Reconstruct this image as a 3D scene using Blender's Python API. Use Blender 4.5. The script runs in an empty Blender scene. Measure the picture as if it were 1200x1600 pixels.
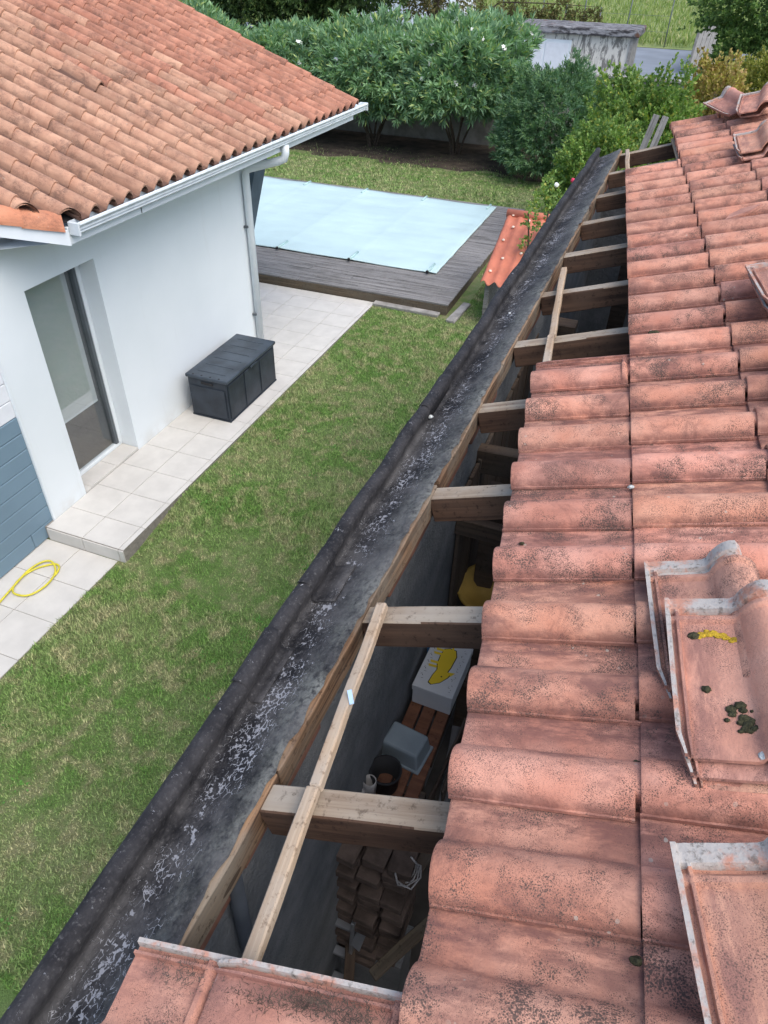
import bpy, bmesh, math, random
import numpy as np
from mathutils import Vector, Matrix, noise as mnoise
from math import radians, sin, cos, pi, tan

random.seed(7); RNG = np.random.default_rng(11)
scene = bpy.context.scene
C = scene.collection

# ------------------------------------------------------------------ camera
cam_d = bpy.data.cameras.new('camera'); cam = bpy.data.objects.new('camera', cam_d); C.objects.link(cam)
cam_d.sensor_fit = 'VERTICAL'; cam_d.sensor_height = 36.0; cam_d.lens = 24.75
cam_d.clip_start = 0.02; cam_d.clip_end = 900
Rm = Matrix.Rotation(radians(20.1), 4, 'Z') @ Matrix.Rotation(radians(51.0), 4, 'X') @ Matrix.Rotation(radians(1.6), 4, 'Z')
cam.matrix_world = Matrix.Translation((0, 0, 4.7)) @ Rm
scene.camera = cam

# ------------------------------------------------------------------ sky, sun, exposure
SUN_EL, SUN_AZ = 58.0, 118.0          # azimuth measured from +Y towards +X
world = bpy.data.worlds.new('World'); scene.world = world; world.use_nodes = True
wn = world.node_tree.nodes; wl = world.node_tree.links
bg = wn['Background']; sky = wn.new('ShaderNodeTexSky'); sky.sky_type = 'NISHITA'
sky.sun_disc = False; sky.sun_elevation = radians(SUN_EL); sky.sun_rotation = radians(SUN_AZ)
sky.air_density = 1.0; sky.dust_density = 3.0; sky.ozone_density = 1.0
wl.new(sky.outputs[0], bg.inputs[0]); bg.inputs[1].default_value = 0.15
sun_d = bpy.data.lights.new('sun', 'SUN'); sun = bpy.data.objects.new('sun', sun_d); C.objects.link(sun)
sun_d.energy = 1.0; sun_d.angle = radians(60); sun_d.color = (1.0, 0.98, 0.96)
sd = Vector((sin(radians(SUN_AZ)) * cos(radians(SUN_EL)), cos(radians(SUN_AZ)) * cos(radians(SUN_EL)), sin(radians(SUN_EL))))
sun.rotation_euler = sd.to_track_quat('Z', 'Y').to_euler()
scene.view_settings.view_transform = 'Standard'; scene.view_settings.look = 'None'
scene.view_settings.gamma = 1.0; scene.view_settings.exposure = 0.88
scene.cycles.max_bounces = 5; scene.cycles.diffuse_bounces = 3; scene.cycles.transparent_max_bounces = 6; scene.cycles.use_denoising = True; scene.cycles.sample_clamp_indirect = 4.0

# ------------------------------------------------------------------ material helpers
class NT:
    def __init__(s, name):
        s.m = bpy.data.materials.new(name); s.m.use_nodes = True
        s.t = s.m.node_tree; s.b = s.t.nodes['Principled BSDF']
        s.b.inputs['Specular IOR Level'].default_value = 0.3
    def n(s, typ, **kw):
        nd = s.t.nodes.new('ShaderNode' + typ)
        for k, v in kw.items(): setattr(nd, k, v)
        return nd
    def l(s, a, b): s.t.links.new(a, b)
    def put(s, sock, v):
        if hasattr(v, 'is_linked') or isinstance(v, bpy.types.NodeSocket): s.l(v, sock)
        else:
            if isinstance(v, tuple) and len(v) == 3 and sock.type == 'RGBA': v = (*v, 1)
            sock.default_value = v
    def math(s, op, a, b=0.0, c=None, clamp=False):
        nd = s.n('Math', operation=op); nd.use_clamp = clamp
        s.put(nd.inputs[0], a); s.put(nd.inputs[1], b)
        if c is not None: s.put(nd.inputs[2], c)
        return nd.outputs[0]
    def mix(s, f, a, b, mode='MIX'):
        nd = s.n('MixRGB', blend_type=mode); s.put(nd.inputs[0], f); s.put(nd.inputs[1], a); s.put(nd.inputs[2], b)
        return nd.outputs[0]
    def noise(s, vec, scale, detail=3, rough=0.55, dist=0.0):
        nd = s.n('TexNoise'); s.put(nd.inputs['Vector'], vec); nd.inputs['Scale'].default_value = scale
        nd.inputs['Detail'].default_value = detail; nd.inputs['Roughness'].default_value = rough
        nd.inputs['Distortion'].default_value = dist
        return nd.outputs[0]
    def vor(s, vec, scale, feature='F1'):
        nd = s.n('TexVoronoi', feature=feature); s.put(nd.inputs['Vector'], vec); nd.inputs['Scale'].default_value = scale
        return nd
    def step(s, x, lo, hi):
        nd = s.n('MapRange', interpolation_type='SMOOTHSTEP'); s.put(nd.inputs[0], x)
        nd.inputs[1].default_value = lo; nd.inputs[2].default_value = hi
        nd.inputs[3].default_value = 0; nd.inputs[4].default_value = 1
        return nd.outputs[0]
    def scalev(s, vec, sc):
        nd = s.n('Mapping'); s.put(nd.inputs[0], vec); nd.inputs['Scale'].default_value = sc
        return nd.outputs[0]
    def obj(s): return s.n('TexCoord').outputs['Object']
    def pos(s): return s.n('NewGeometry').outputs['Position']
    def rnd(s): return s.n('ObjectInfo').outputs['Random']
    def island(s): return s.n('NewGeometry').outputs['Random Per Island']
    def objr(s):
        """object coordinates shifted per object, so that look-alikes do not repeat"""
        o = s.obj(); r = s.rnd()
        cb = s.n('CombineXYZ'); s.l(s.math('MULTIPLY', r, 37.0), cb.inputs[0]); s.l(s.math('MULTIPLY', r, 91.0), cb.inputs[1]); s.l(s.math('MULTIPLY', r, 53.0), cb.inputs[2])
        va = s.n('VectorMath', operation='ADD'); s.l(o, va.inputs[0]); s.l(cb.outputs[0], va.inputs[1])
        return va.outputs[0]
    def bump(s, h, strength=0.3, dist=0.01):
        b = s.n('Bump'); b.inputs['Strength'].default_value = strength; b.inputs['Distance'].default_value = dist
        s.put(b.inputs['Height'], h); s.l(b.outputs[0], s.b.inputs['Normal'])
    def done(s, col=None, rough=None, metal=None):
        if col is not None: s.put(s.b.inputs['Base Color'], col)
        if rough is not None: s.put(s.b.inputs['Roughness'], rough)
        if metal is not None: s.b.inputs['Metallic'].default_value = metal
        return s.m

def mat_plain(name, col, rough=0.6, var=0.12, scale=6.0, bump=0.0, bscale=60, metal=0.0):
    t = NT(name); v = t.objr()
    nz = t.noise(v, scale, 4)
    c = t.mix(t.step(nz, 0.25, 0.75), tuple(x * (1 - var) for x in col), tuple(min(1, x * (1 + var)) for x in col))
    if bump: t.bump(t.noise(v, bscale, 3), bump, 0.01)
    return t.done(c, rough, metal)

def mat_tile(name, a, b, stain, speck_amt=1.0, streak=False, dirt_shade=.85):
    t = NT(name); v = t.objr(); oi = t.n('ObjectInfo')
    base = t.mix(t.step(t.noise(v, 7, 3), .3, .7), a, b)
    base = t.mix(1.0, base, oi.outputs['Color'], 'MULTIPLY')
    big = t.noise(v, 4.0, 4, .6)
    vs = t.scalev(v, (3.5, 13, 13)) if streak else t.scalev(v, (5, 9, 9))
    st = t.noise(vs, 1.0, 5, .65, .4)
    rv = t.rnd(); f = t.math('MULTIPLY', t.step(st, .44, .70), t.math('MULTIPLY_ADD', rv, .35 if streak else .55, .12 if streak else .35))
    c = t.mix(f, base, stain)
    # channel side of the tile gathers dirt, plus painted-in shade on the house tiles; the nose stays paler
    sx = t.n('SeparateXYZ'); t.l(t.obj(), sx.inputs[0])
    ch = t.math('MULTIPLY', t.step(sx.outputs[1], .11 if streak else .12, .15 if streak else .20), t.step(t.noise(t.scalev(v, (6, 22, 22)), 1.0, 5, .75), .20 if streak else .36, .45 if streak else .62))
    c = t.mix(t.math('MULTIPLY', ch, dirt_shade), c, stain)
    lipm = t.math('MULTIPLY', t.math('SUBTRACT', 1.0, t.step(sx.outputs[1], .0, .016)), t.step(t.noise(v, 18, 4, .7), .30, .58))
    c = t.mix(t.math('MULTIPLY', lipm, .75 * dirt_shade), c, stain)
    soot = t.step(t.noise(t.scalev(v, (5, 7, 7)), 1.0, 6, .8, .6), .52, .66)
    c = t.mix(t.math('MULTIPLY', soot, .42), c, tuple(x * .8 for x in stain))
    # black lichen freckles in patches
    v1 = t.vor(v, 230); v2 = t.vor(v, 420)
    fr = t.math('FRACT', t.math('MULTIPLY', rv, 7.31))
    pm = t.math('MULTIPLY', t.step(t.noise(v, 8, 5, .75), .36, .66), t.math('MULTIPLY_ADD', fr, .6, .62))
    sp1 = t.math('MULTIPLY', t.math('LESS_THAN', v1.outputs['Distance'], t.math('MULTIPLY', pm, .50)), .8 * speck_amt)
    sp2 = t.math('MULTIPLY', t.math('LESS_THAN', v2.outputs['Distance'], t.math('MULTIPLY_ADD', pm, .42, .17)), .65 * speck_amt)
    c = t.mix(sp2, c, (.135, .075, .062)); c = t.mix(sp1, c, (.075, .058, .050))
    v3 = t.vor(v, 26); pl = t.step(t.noise(t.scalev(v, (1, 1, 1)), 5.1, 2), .56, .66)
    edge = t.math('MULTIPLY_ADD', t.noise(v, 90, 2), .18, .02)
    lich = t.math('MULTIPLY', t.math('LESS_THAN', v3.outputs['Distance'], edge), pl)
    c = t.mix(t.math('MULTIPLY', lich, .55), c, (.46, .45, .38))
    t.bump(t.math('ADD', t.noise(v, 140, 3), t.math('MULTIPLY', t.noise(v, 25, 2), .8)), .45, .004)
    return t.done(c, .92)

def mat_wood(name, pale, dark, grey, rough=.85, knot=True, gscale=1.0):
    t = NT(name); v = t.objr()
    g = t.noise(t.scalev(v, (1.2 * gscale, 38 * gscale, 38 * gscale)), 1.0, 5, .6, .5)
    c = t.mix(t.step(g, .3, .72), dark, pale)
    w = t.step(t.noise(v, 3.2, 4, .6), .38, .66)
    c = t.mix(t.math('MULTIPLY', w, .75), c, grey)
    if knot:
        k = t.vor(t.scalev(v, (2.3, 7, 7)), 1.0)
        kf = t.math('LESS_THAN', k.outputs['Distance'], .10)
        c = t.mix(t.math('MULTIPLY', kf, .7), c, tuple(x * .35 for x in dark))
    fl = t.math('MULTIPLY', t.step(t.noise(v, 40, 5, .75), .54, .68), .7)
    c = t.mix(fl, c, tuple(x * .45 for x in dark))
    t.bump(g, .5, .004)
    return t.done(c, rough)

M = {}
M['tile'] = mat_tile('terracotta_old', (.54, .240, .160), (.62, .325, .232), (.160, .075, .066))
M['tile_loose'] = mat_tile('terracotta_loose', (.62, .335, .245), (.55, .265, .185), (.27, .135, .110), .8)
M['tile_house'] = mat_tile('terracotta_house', (.52, .262, .170), (.43, .200, .128), (.095, .052, .038), .6, True, .92)  # dark stain colour and stronger channel mask also paint shade between the barrels
def mat_rib():
    t = NT('tile_rib_worn'); v = t.objr()
    f = t.step(t.noise(v, 14, 5, .7), .36, .56)
    c = t.mix(f, (.50, .25, .175), (.44, .41, .375))
    c = t.mix(t.math('MULTIPLY', t.step(t.noise(v, 60, 4, .7), .52, .66), .7), c, (.14, .125, .105))
    t.bump(t.noise(v, 120, 4), .6, .004); return t.done(c, .93)
M['rib_grey'] = mat_rib()
M['verge'] = mat_tile('terracotta_verge', (.55, .285, .185), (.46, .22, .14), (.17, .09, .065), .4, True, 0.0)
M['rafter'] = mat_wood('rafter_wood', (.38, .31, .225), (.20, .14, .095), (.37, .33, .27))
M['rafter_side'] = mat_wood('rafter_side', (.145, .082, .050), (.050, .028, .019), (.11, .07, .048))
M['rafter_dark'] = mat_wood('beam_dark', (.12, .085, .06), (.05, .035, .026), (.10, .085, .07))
M['batten'] = mat_wood('batten_wood', (.52, .40, .275), (.33, .22, .135), (.42, .36, .29))
M['fascia'] = mat_wood('fascia_wood', (.34, .21, .12), (.070, .040, .026), (.25, .225, .18), .95, True, 1.4)
M['deck'] = mat_wood('deck_grey', (.30, .292, .282), (.085, .082, .078), (.225, .22, .215), .9, False, .7)
M['deck_side'] = mat_wood('deck_side', (.16, .125, .085), (.07, .055, .04), (.12, .105, .08), .9, False)
M['slat'] = mat_wood('shelf_slat', (.22, .095, .050), (.12, .050, .028), (.17, .08, .05), .7, False)

def mat_gutter():
    t = NT('bitumen_gutter'); uv = t.n('UVMap').outputs[0]; v = t.pos()
    sx = t.n('SeparateXYZ'); t.l(uv, sx.inputs[0]); s, y = sx.outputs[0], sx.outputs[1]
    base = t.mix(t.step(t.noise(v, 9, 4), .3, .7), (.010, .010, .012), (.034, .033, .035))
    base = t.mix(t.math('MULTIPLY', t.step(t.noise(v, 70, 3), .5, .7), .5), base, (.055, .053, .055))
    # fine crazing
    vv = t.n('Mapping'); t.l(uv, vv.inputs[0]); vv.inputs['Scale'].default_value = (24, 40, 1)
    wob = t.n('VectorMath', operation='ADD'); t.l(vv.outputs[0], wob.inputs[0])
    nz = t.n('TexNoise'); t.l(v, nz.inputs['Vector']); nz.inputs['Scale'].default_value = 30; t.l(nz.outputs[1], wob.inputs[1])
    ce = t.vor(wob.outputs[0], 1.0, 'DISTANCE_TO_EDGE').outputs['Distance']
    crack = t.math('LESS_THAN', ce, .05)
    base = t.mix(t.math('MULTIPLY', crack, t.math('MULTIPLY_ADD', t.step(s, .60, .72), -.5, .65)), base, (.006, .006, .007))
    # grey dust and cement wash along the fascia side
    band2 = t.math('SUBTRACT', 1.0, t.step(s, .02, .36))
    d = t.math('MULTIPLY', t.math('MULTIPLY', band2, t.step(t.noise(v, 3.1, 6, .7), .33, .60)), t.step(t.noise(v, 50, 5, .75), .30, .62))
    base = t.mix(t.math('MULTIPLY', d, .75), base, (.24, .245, .215))
    gm = t.math('MULTIPLY', t.math('SUBTRACT', 1.0, t.step(s, .55, .82)), t.step(t.noise(v, 4.5, 5, .7), .38, .66))
    base = t.mix(t.math('MULTIPLY', gm, .6), base, (.105, .102, .100))
    base = t.mix(t.math('MULTIPLY', t.step(t.noise(v, 85, 4, .75), .56, .70), .55), base, (.14, .138, .135))
    # flaked, pale zinc islands down the middle
    b1 = t.math('MULTIPLY', t.step(s, .10, .38), t.math('SUBTRACT', 1.0, t.step(s, .42, .66)))
    ve = t.n('Mapping'); t.l(uv, ve.inputs[0]); ve.inputs['Scale'].default_value = (26, 50, 1)
    wb2 = t.n('VectorMath', operation='ADD'); t.l(ve.outputs[0], wb2.inputs[0])
    n2 = t.n('TexNoise'); t.l(v, n2.inputs['Vector']); n2.inputs['Scale'].default_value = 45; t.l(n2.outputs[1], wb2.inputs[1])
    e2 = t.vor(wb2.outputs[0], 1.0, 'DISTANCE_TO_EDGE').outputs['Distance']
    amt = t.math('MULTIPLY', b1, t.step(t.noise(v, 5, 6, .75), .42, .72))
    fl = t.math('MULTIPLY', t.math('LESS_THAN', e2, t.math('MULTIPLY', amt, .21)), t.math('GREATER_THAN', t.noise(v, 60, 4, .7), .49))
    fl2 = t.math('GREATER_THAN', t.math('MULTIPLY', t.noise(v, 38, 4, .7), t.math('MULTIPLY_ADD', b1, .5, .62)), .66)
    lipf = t.math('MULTIPLY', t.step(s, .80, .86), t.math('GREATER_THAN', t.noise(v, 34, 5, .75), .64))
    f = t.math('MAXIMUM', t.math('MAXIMUM', fl, fl2), lipf)
    c = t.mix(t.math('MULTIPLY', f, .85), base, t.mix(t.noise(v, 20, 3), (.22, .22, .23), (.44, .45, .47)))
    hh = t.math('ADD', t.math('MULTIPLY', t.noise(v, 45, 5), .9), t.math('MULTIPLY', ce, .35))
    t.bump(t.math('SUBTRACT', hh, t.math('MULTIPLY', f, .7)), .8, .006)
    return t.done(c, t.math('MULTIPLY_ADD', t.noise(v, 12, 2), .3, .62))
M['gutter'] = mat_gutter()

def mat_wall():
    t = NT('white_render'); v = t.pos()
    c = t.mix(t.step(t.noise(v, .9, 4), .3, .7), (.715, .775, .795), (.76, .815, .835))
    sx = t.n('SeparateXYZ'); t.l(v, sx.inputs[0])
    low = t.math('MULTIPLY', t.math('SUBTRACT', 1.0, t.step(sx.outputs[2], 0.0, .22)), t.step(t.noise(v, 5, 4), .35, .7))
    c = t.mix(t.math('MULTIPLY', low, .35), c, (.52, .49, .43))
    stk = t.step(t.noise(t.scalev(v, (3, 3, .25)), 1.6, 5, .7), .56, .74)
    c = t.mix(t.math('MULTIPLY', stk, .14), c, (.50, .50, .47))
    t.bump(t.math('ADD', t.noise(v, 160, 3), t.math('MULTIPLY', t.noise(v, 12, 3), .5)), .30, .004)
    return t.done(c, .88)
M['wall'] = mat_wall()
M['white'] = mat_plain('white_pvc', (.72, .775, .80), .45, .05, 4)
M['white_dirty'] = mat_plain('white_gutter', (.68, .735, .755), .45, .10, 9)
M['dark'] = mat_plain('dark_rubber', (.02, .02, .022), .7)
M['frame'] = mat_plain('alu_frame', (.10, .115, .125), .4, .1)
M['tilefloor'] = mat_plain('terrace_tile', (.56, .545, .505), .55, .07, 5, .08, 90)
M['grout'] = mat_plain('terrace_grout', (.27, .25, .22), .95, .2, 30)
M['blue'] = mat_plain('blue_boards', (.165, .25, .315), .55, .06, 2)
M['bluewhite'] = mat_plain('white_boards', (.72, .75, .78), .5, .05)
M['steelblue'] = mat_plain('steel_brace', (.085, .115, .14), .5, .15)
M['box'] = mat_plain('box_plastic', (.028, .036, .047), .42, .3, 5, .15, 40)
M['box_lid'] = mat_plain('box_lid', (.045, .058, .074), .38, .35, 4, .12, 40)
M['hose'] = mat_plain('yellow_hose', (.62, .55, .05), .4, .1)
M['cover'] = mat_plain('pool_cover', (.48, .630, .640), .45, .06, 1.3, .3, 4)
M['cover_tube'] = mat_plain('cover_tube', (.40, .575, .565), .5, .1)
M['redsheet'] = mat_plain('red_sheet', (.50, .165, .10), .5, .12, 5)
M['cap'] = mat_plain('screw_cap', (.75, .62, .50), .5, .1)
M['soil'] = mat_plain('soil', (.062, .048, .036), .95, .5, 3, .6, 18)
M['concrete'] = mat_plain('concrete', (.30, .29, .27), .9, .3, 6, .4, 40)
M['road'] = mat_plain('asphalt', (.19, .215, .245), .85, .12, .6, .1, 20)
M['gwall'] = mat_plain('garden_wall', (.24, .235, .22), .9, .3, 3, .3, 20)
M['bark'] = mat_plain('bark', (.075, .058, .043), .95, .4, 20, .6, 40)
M['brickred'] = mat_plain('hollow_block', (.22, .11, .08), .9, .25, 12, .4, 60)
M['brick'] = mat_plain('stored_brick', (.10, .075, .062), .95, .4, 10, .4, 60)
M['alu'] = mat_plain('aluminium', (.45, .47, .50), .35, .1, metal=.8)
M['pipe'] = mat_plain('grey_pipe', (.055, .065, .08), .4, .2)
M['tub'] = mat_plain('grey_tub', (.235, .285, .315), .5, .12)
M['cardboard'] = mat_plain('white_carton', (.58, .60, .61), .8, .05)
M['yellow'] = mat_plain('yellow_print', (.72, .52, .03), .8, .06)
M['ink'] = mat_plain('black_ink', (.015, .015, .015), .8, .05)
M['basin'] = mat_plain('basin_plastic', (.42, .27, .06), .5, .2)
M['jug'] = mat_plain('clear_plastic', (.35, .34, .33), .35, .1)
M['bluecap'] = mat_plain('blue_plastic', (.05, .22, .50), .4, .1)
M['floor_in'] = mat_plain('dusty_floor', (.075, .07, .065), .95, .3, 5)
M['moss'] = mat_plain('moss', (.052, .050, .026), .98, .5, 60, .9, 120)
M['lichen_y'] = mat_plain('yellow_lichen', (.52, .34, .03), .95, .25, 60, .8, 160)
M['lichen_w'] = mat_plain('white_lichen', (.55, .58, .56), .95, .2, 60, .8, 160)
M['tape'] = mat_plain('blue_tape', (.42, .58, .75), .4, .1)
M['petal'] = mat_plain('white_petal', (.82, .82, .78), .6, .04)
M['petal_pink'] = mat_plain('pink_petal', (.72, .35, .36), .6, .1)
M['petal_red'] = mat_plain('rose_petal', (.65, .05, .12), .6, .1)

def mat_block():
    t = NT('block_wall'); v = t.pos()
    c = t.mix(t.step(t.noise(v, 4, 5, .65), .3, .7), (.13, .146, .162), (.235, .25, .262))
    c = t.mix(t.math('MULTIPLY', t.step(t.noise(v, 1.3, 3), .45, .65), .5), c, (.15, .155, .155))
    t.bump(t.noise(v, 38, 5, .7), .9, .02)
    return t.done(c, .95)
M['block'] = mat_block()

def mat_glass():
    t = NT('door_glass')
    t.b.inputs['Base Color'].default_value = (.9, .95, .93, 1); t.b.inputs['Roughness'].default_value = .02
    t.b.inputs['Transmission Weight'].default_value = 1.0; t.b.inputs['IOR'].default_value = 1.45
    t.b.inputs['Specular IOR Level'].default_value = .6
    tr = t.n('BsdfTransparent'); tr.inputs[0].default_value = (.91, .93, .93, 1)
    gl = t.n('BsdfGlossy'); gl.inputs['Roughness'].default_value = .02
    mx = t.n('MixShader'); mx.inputs[0].default_value = .14
    t.l(tr.outputs[0], mx.inputs[1]); t.l(gl.outputs[0], mx.inputs[2])
    t.l(mx.outputs[0], t.t.nodes['Material Output'].inputs[0])
    return t.m
M['glass'] = mat_glass()
M['blind'] = mat_plain('roller_blind', (.63, .66, .66), .8, .04, 2)

def mat_grass(name, blade):
    t = NT(name); v = t.pos()
    f = t.step(t.noise(v, 1.1, 4, .6, .3), .36, .66)
    f2 = t.step(t.noise(v, 5.0, 4, .65), .42, .68)
    c = t.mix(f, (.150, .285, .065), (.255, .335, .130))
    c = t.mix(t.math('MULTIPLY', f2, .8), c, (.40, .37, .215))
    r = t.noise(v, 160, 2)
    c = t.mix(t.step(r, .3, .75), c, t.mix(1.0, c, (.55, .62, .5), 'MULTIPLY'))
    if blade:
        isl = t.island()
        c = t.mix(t.math('MULTIPLY', t.math('MULTIPLY', t.step(isl, .62, .92), t.math('MULTIPLY_ADD', f2, .8, .12)), .75), c, (.42, .38, .22))
        c = t.mix(1.0, c, t.mix(isl, (.62, .64, .62), (1.65, 1.65, 1.6)), 'MULTIPLY')
    else:
        c = t.mix(.40, c, (.085, .08, .04))
        bare = t.step(t.noise(v, .55, 3, .5), .66, .74)
        c = t.mix(bare, c, (.21, .175, .125))
        t.bump(t.noise(v, 90, 3), .8, .02)
    return t.done(c, .9)
M['lawn'] = mat_grass('lawn_ground', False); M['blade'] = mat_grass('grass_blades', True)

def mat_leaf(name, a, b, tip=None, rough=.5):
    t = NT(name); r = t.island(); v = t.pos()
    c = t.mix(r, a, b)
    c = t.mix(t.step(t.noise(v, 1.6, 3), .35, .7), c, t.mix(1.0, c, (1.35, 1.3, 1.1), 'MULTIPLY'))
    if tip: c = t.mix(t.step(t.math('FRACT', t.math('MULTIPLY', r, 17.0)), .86, .95), c, tip)
    t.put(t.b.inputs['Base Color'], c); t.b.inputs['Roughness'].default_value = rough
    tr = t.n('BsdfTranslucent'); t.l(t.mix(1.0, c, (1.3, 1.6, .6), 'MULTIPLY'), tr.inputs[0])
    mx = t.n('MixShader'); mx.inputs[0].default_value = .22
    t.l(t.b.outputs[0], mx.inputs[1]); t.l(tr.outputs[0], mx.inputs[2])
    t.l(mx.outputs[0], t.t.nodes['Material Output'].inputs[0])
    return t.m
M['oleander'] = mat_leaf('oleander_leaf', (.112, .210, .130), (.235, .375, .220), (.40, .48, .18))
M['darkbush'] = mat_leaf('dark_bush_leaf', (.070, .145, .082), (.145, .250, .140), (.22, .32, .13))
M['mixbush'] = mat_leaf('mixed_bush_leaf', (.105, .190, .055), (.22, .33, .095), (.38, .38, .08))
M['redbush'] = mat_leaf('autumn_leaf', (.36, .32, .10), (.30, .19, .09), (.45, .42, .09))
M['tree'] = mat_leaf('tree_leaf', (.060, .125, .035), (.14, .225, .065), (.22, .29, .08))
M['darktree'] = mat_leaf('dark_tree_leaf', (.028, .060, .020), (.070, .120, .035), (.13, .17, .05))
M['yellowbush'] = mat_leaf('yellow_bush_leaf', (.20, .22, .045), (.31, .29, .07), (.10, .16, .04))
M['vine'] = mat_leaf('vine_leaf', (.085, .105, .035), (.15, .11, .05), (.18, .2, .06))
M['meadow_blade'] = mat_leaf('meadow_grass', (.15, .22, .062), (.25, .29, .12), (.36, .34, .18), .9)
def mat_meadow():
    t = NT('meadow_ground'); v = t.pos()
    c = t.mix(t.step(t.noise(t.scalev(v, (.6, .25, 1)), .6, 5, .6), .3, .7), (.15, .21, .065), (.24, .275, .115))
    t.bump(t.noise(v, 6, 4), .6, .1)
    return t.done(c, .95)
M['meadow'] = mat_meadow()
def mat_shedroof():
    t = NT('shed_roof'); v = t.obj()
    c = t.mix(t.step(t.noise(t.scalev(v, (1, 3, 3)), 3, 5, .7), .42, .60), (.055, .052, .055), (.29, .29, .30))
    c = t.mix(t.step(t.noise(v, 1.6, 4, .6), .60, .68), c, (.14, .075, .05))
    t.bump(t.noise(v, 14, 4), .7, .03); return t.done(c, .95)
M['shedroof'] = mat_shedroof()
def mat_shedwall():
    t = NT('shed_wall'); v = t.obj()
    st = t.noise(t.scalev(v, (6, 6, 1.6)), 1.0, 6, .75, .8)
    c = t.mix(t.step(st, .48, .58), (.68, .655, .585), (.22, .21, .19))
    t.bump(st, .4, .02); return t.done(c, .95)
M['shedwall'] = mat_shedwall()

# ------------------------------------------------------------------ object helpers
def link(o, parent=None):
    C.objects.link(o)
    if parent is not None: o.parent = parent
    return o
def mesh_obj(name, me, mat=None, parent=None, smooth=False):
    if mat is not None and not me.materials: me.materials.append(M[mat] if isinstance(mat, str) else mat)
    if smooth:
        me.polygons.foreach_set('use_smooth', [True] * len(me.polygons))
    o = bpy.data.objects.new(name, me); return link(o, parent)
def from_bm(name, bm, mat=None, parent=None, smooth=False):
    bmesh.ops.recalc_face_normals(bm, faces=bm.faces)
    me = bpy.data.meshes.new(name); bm.to_mesh(me); bm.free()
    return mesh_obj(name, me, mat, parent, smooth)
def empty(name, loc=(0, 0, 0), rz=0.0):
    o = bpy.data.objects.new(name, None); o.location = loc; o.rotation_euler = (0, 0, rz); o.empty_display_size = .1
    return link(o)
def tag(o, label=None, cat=None, group=None, kind=None):
    if label: o['label'] = label
    if cat: o['category'] = cat
    if group: o['group'] = group
    if kind: o['kind'] = kind
    return o
def bbox(bm, x0, x1, y0, y1, z0, z1, bev=0.0, seg=1):
    r = bmesh.ops.create_cube(bm, size=1.0)
    for v in r['verts']:
        v.co = Vector(((x0 + x1) / 2 + v.co.x * (x1 - x0), (y0 + y1) / 2 + v.co.y * (y1 - y0), (z0 + z1) / 2 + v.co.z * (z1 - z0)))
    if bev:
        es = list({e for v in r['verts'] for e in v.link_edges})
        bmesh.ops.bevel(bm, geom=es, offset=bev, segments=seg, affect='EDGES', profile=.5)
def box(name, x0, x1, y0, y1, z0, z1, mat, parent=None, bev=0.0, seg=1):
    bm = bmesh.new(); bbox(bm, x0, x1, y0, y1, z0, z1, bev, seg); return from_bm(name, bm, mat, parent)
def board(name, a, b, w, h, mat, parent=None, up=(0, 0, 1), wob=0.0, bev=.003, nseg=1, seed=0, side=None):
    """rectangular timber from a to b, local x along its length; w across, h along 'up'"""
    a, b = Vector(a), Vector(b); d = b - a; L = d.length; x = d.normalized(); upv = Vector(up)
    y = upv.cross(x).normalized(); z = x.cross(y)
    bm = bmesh.new(); bbox(bm, 0, L, -w / 2, w / 2, -h / 2, h / 2, bev)
    if nseg > 1:
        es = [e for e in bm.edges if abs(e.verts[0].co.x - e.verts[1].co.x) > L * .7]
        bmesh.ops.subdivide_edges(bm, edges=es, cuts=nseg - 1)
    if wob:
        for v in bm.verts:
            p = Vector((v.co.x * 5 + seed * 9.1, v.co.y * 14, v.co.z * 14))
            v.co += mnoise.noise_vector(p) * wob
            v.co += mnoise.noise_vector(Vector((v.co.x * 1.3 + seed * 3.3, 0, 0))) * wob * .8
    o = from_bm(name, bm, mat, parent)
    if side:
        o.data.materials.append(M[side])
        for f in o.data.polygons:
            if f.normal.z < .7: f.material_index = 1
    m = Matrix((x, y, z)).transposed().to_4x4(); m.translation = a
    o.matrix_world = m if parent is None else m
    if parent is not None: o.matrix_parent_inverse = Matrix.Identity(4); o.matrix_local = parent.matrix_world.inverted() @ m if parent.matrix_world != Matrix.Identity(4) else m
    return o
def tube(name, pts, r, mat, parent=None, nseg=10, closed_ends=True, smooth=True):
    pts = [Vector(p) for p in pts]; bm = bmesh.new(); rings = []
    rs = r if isinstance(r, (list, tuple)) else [r] * len(pts)
    ref = Vector((0, 0, 1)); prev = None
    for i, p in enumerate(pts):
        d = (pts[min(i + 1, len(pts) - 1)] - pts[max(i - 1, 0)]).normalized()
        if prev is None:
            s = d.cross(ref if abs(d.dot(ref)) < .95 else Vector((1, 0, 0))).normalized()
        else:
            s = (prev - d * prev.dot(d)).normalized()
        prev = s; t = d.cross(s)
        rings.append([bm.verts.new(p + (s * cos(2 * pi * k / nseg) + t * sin(2 * pi * k / nseg)) * rs[i]) for k in range(nseg)])
    for a, b in zip(rings, rings[1:]):
        for k in range(nseg): bm.faces.new((a[k], a[(k + 1) % nseg], b[(k + 1) % nseg], b[k]))
    if closed_ends: bm.faces.new(rings[0][::-1]); bm.faces.new(rings[-1])
    return from_bm(name, bm, mat, parent, smooth)
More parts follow.
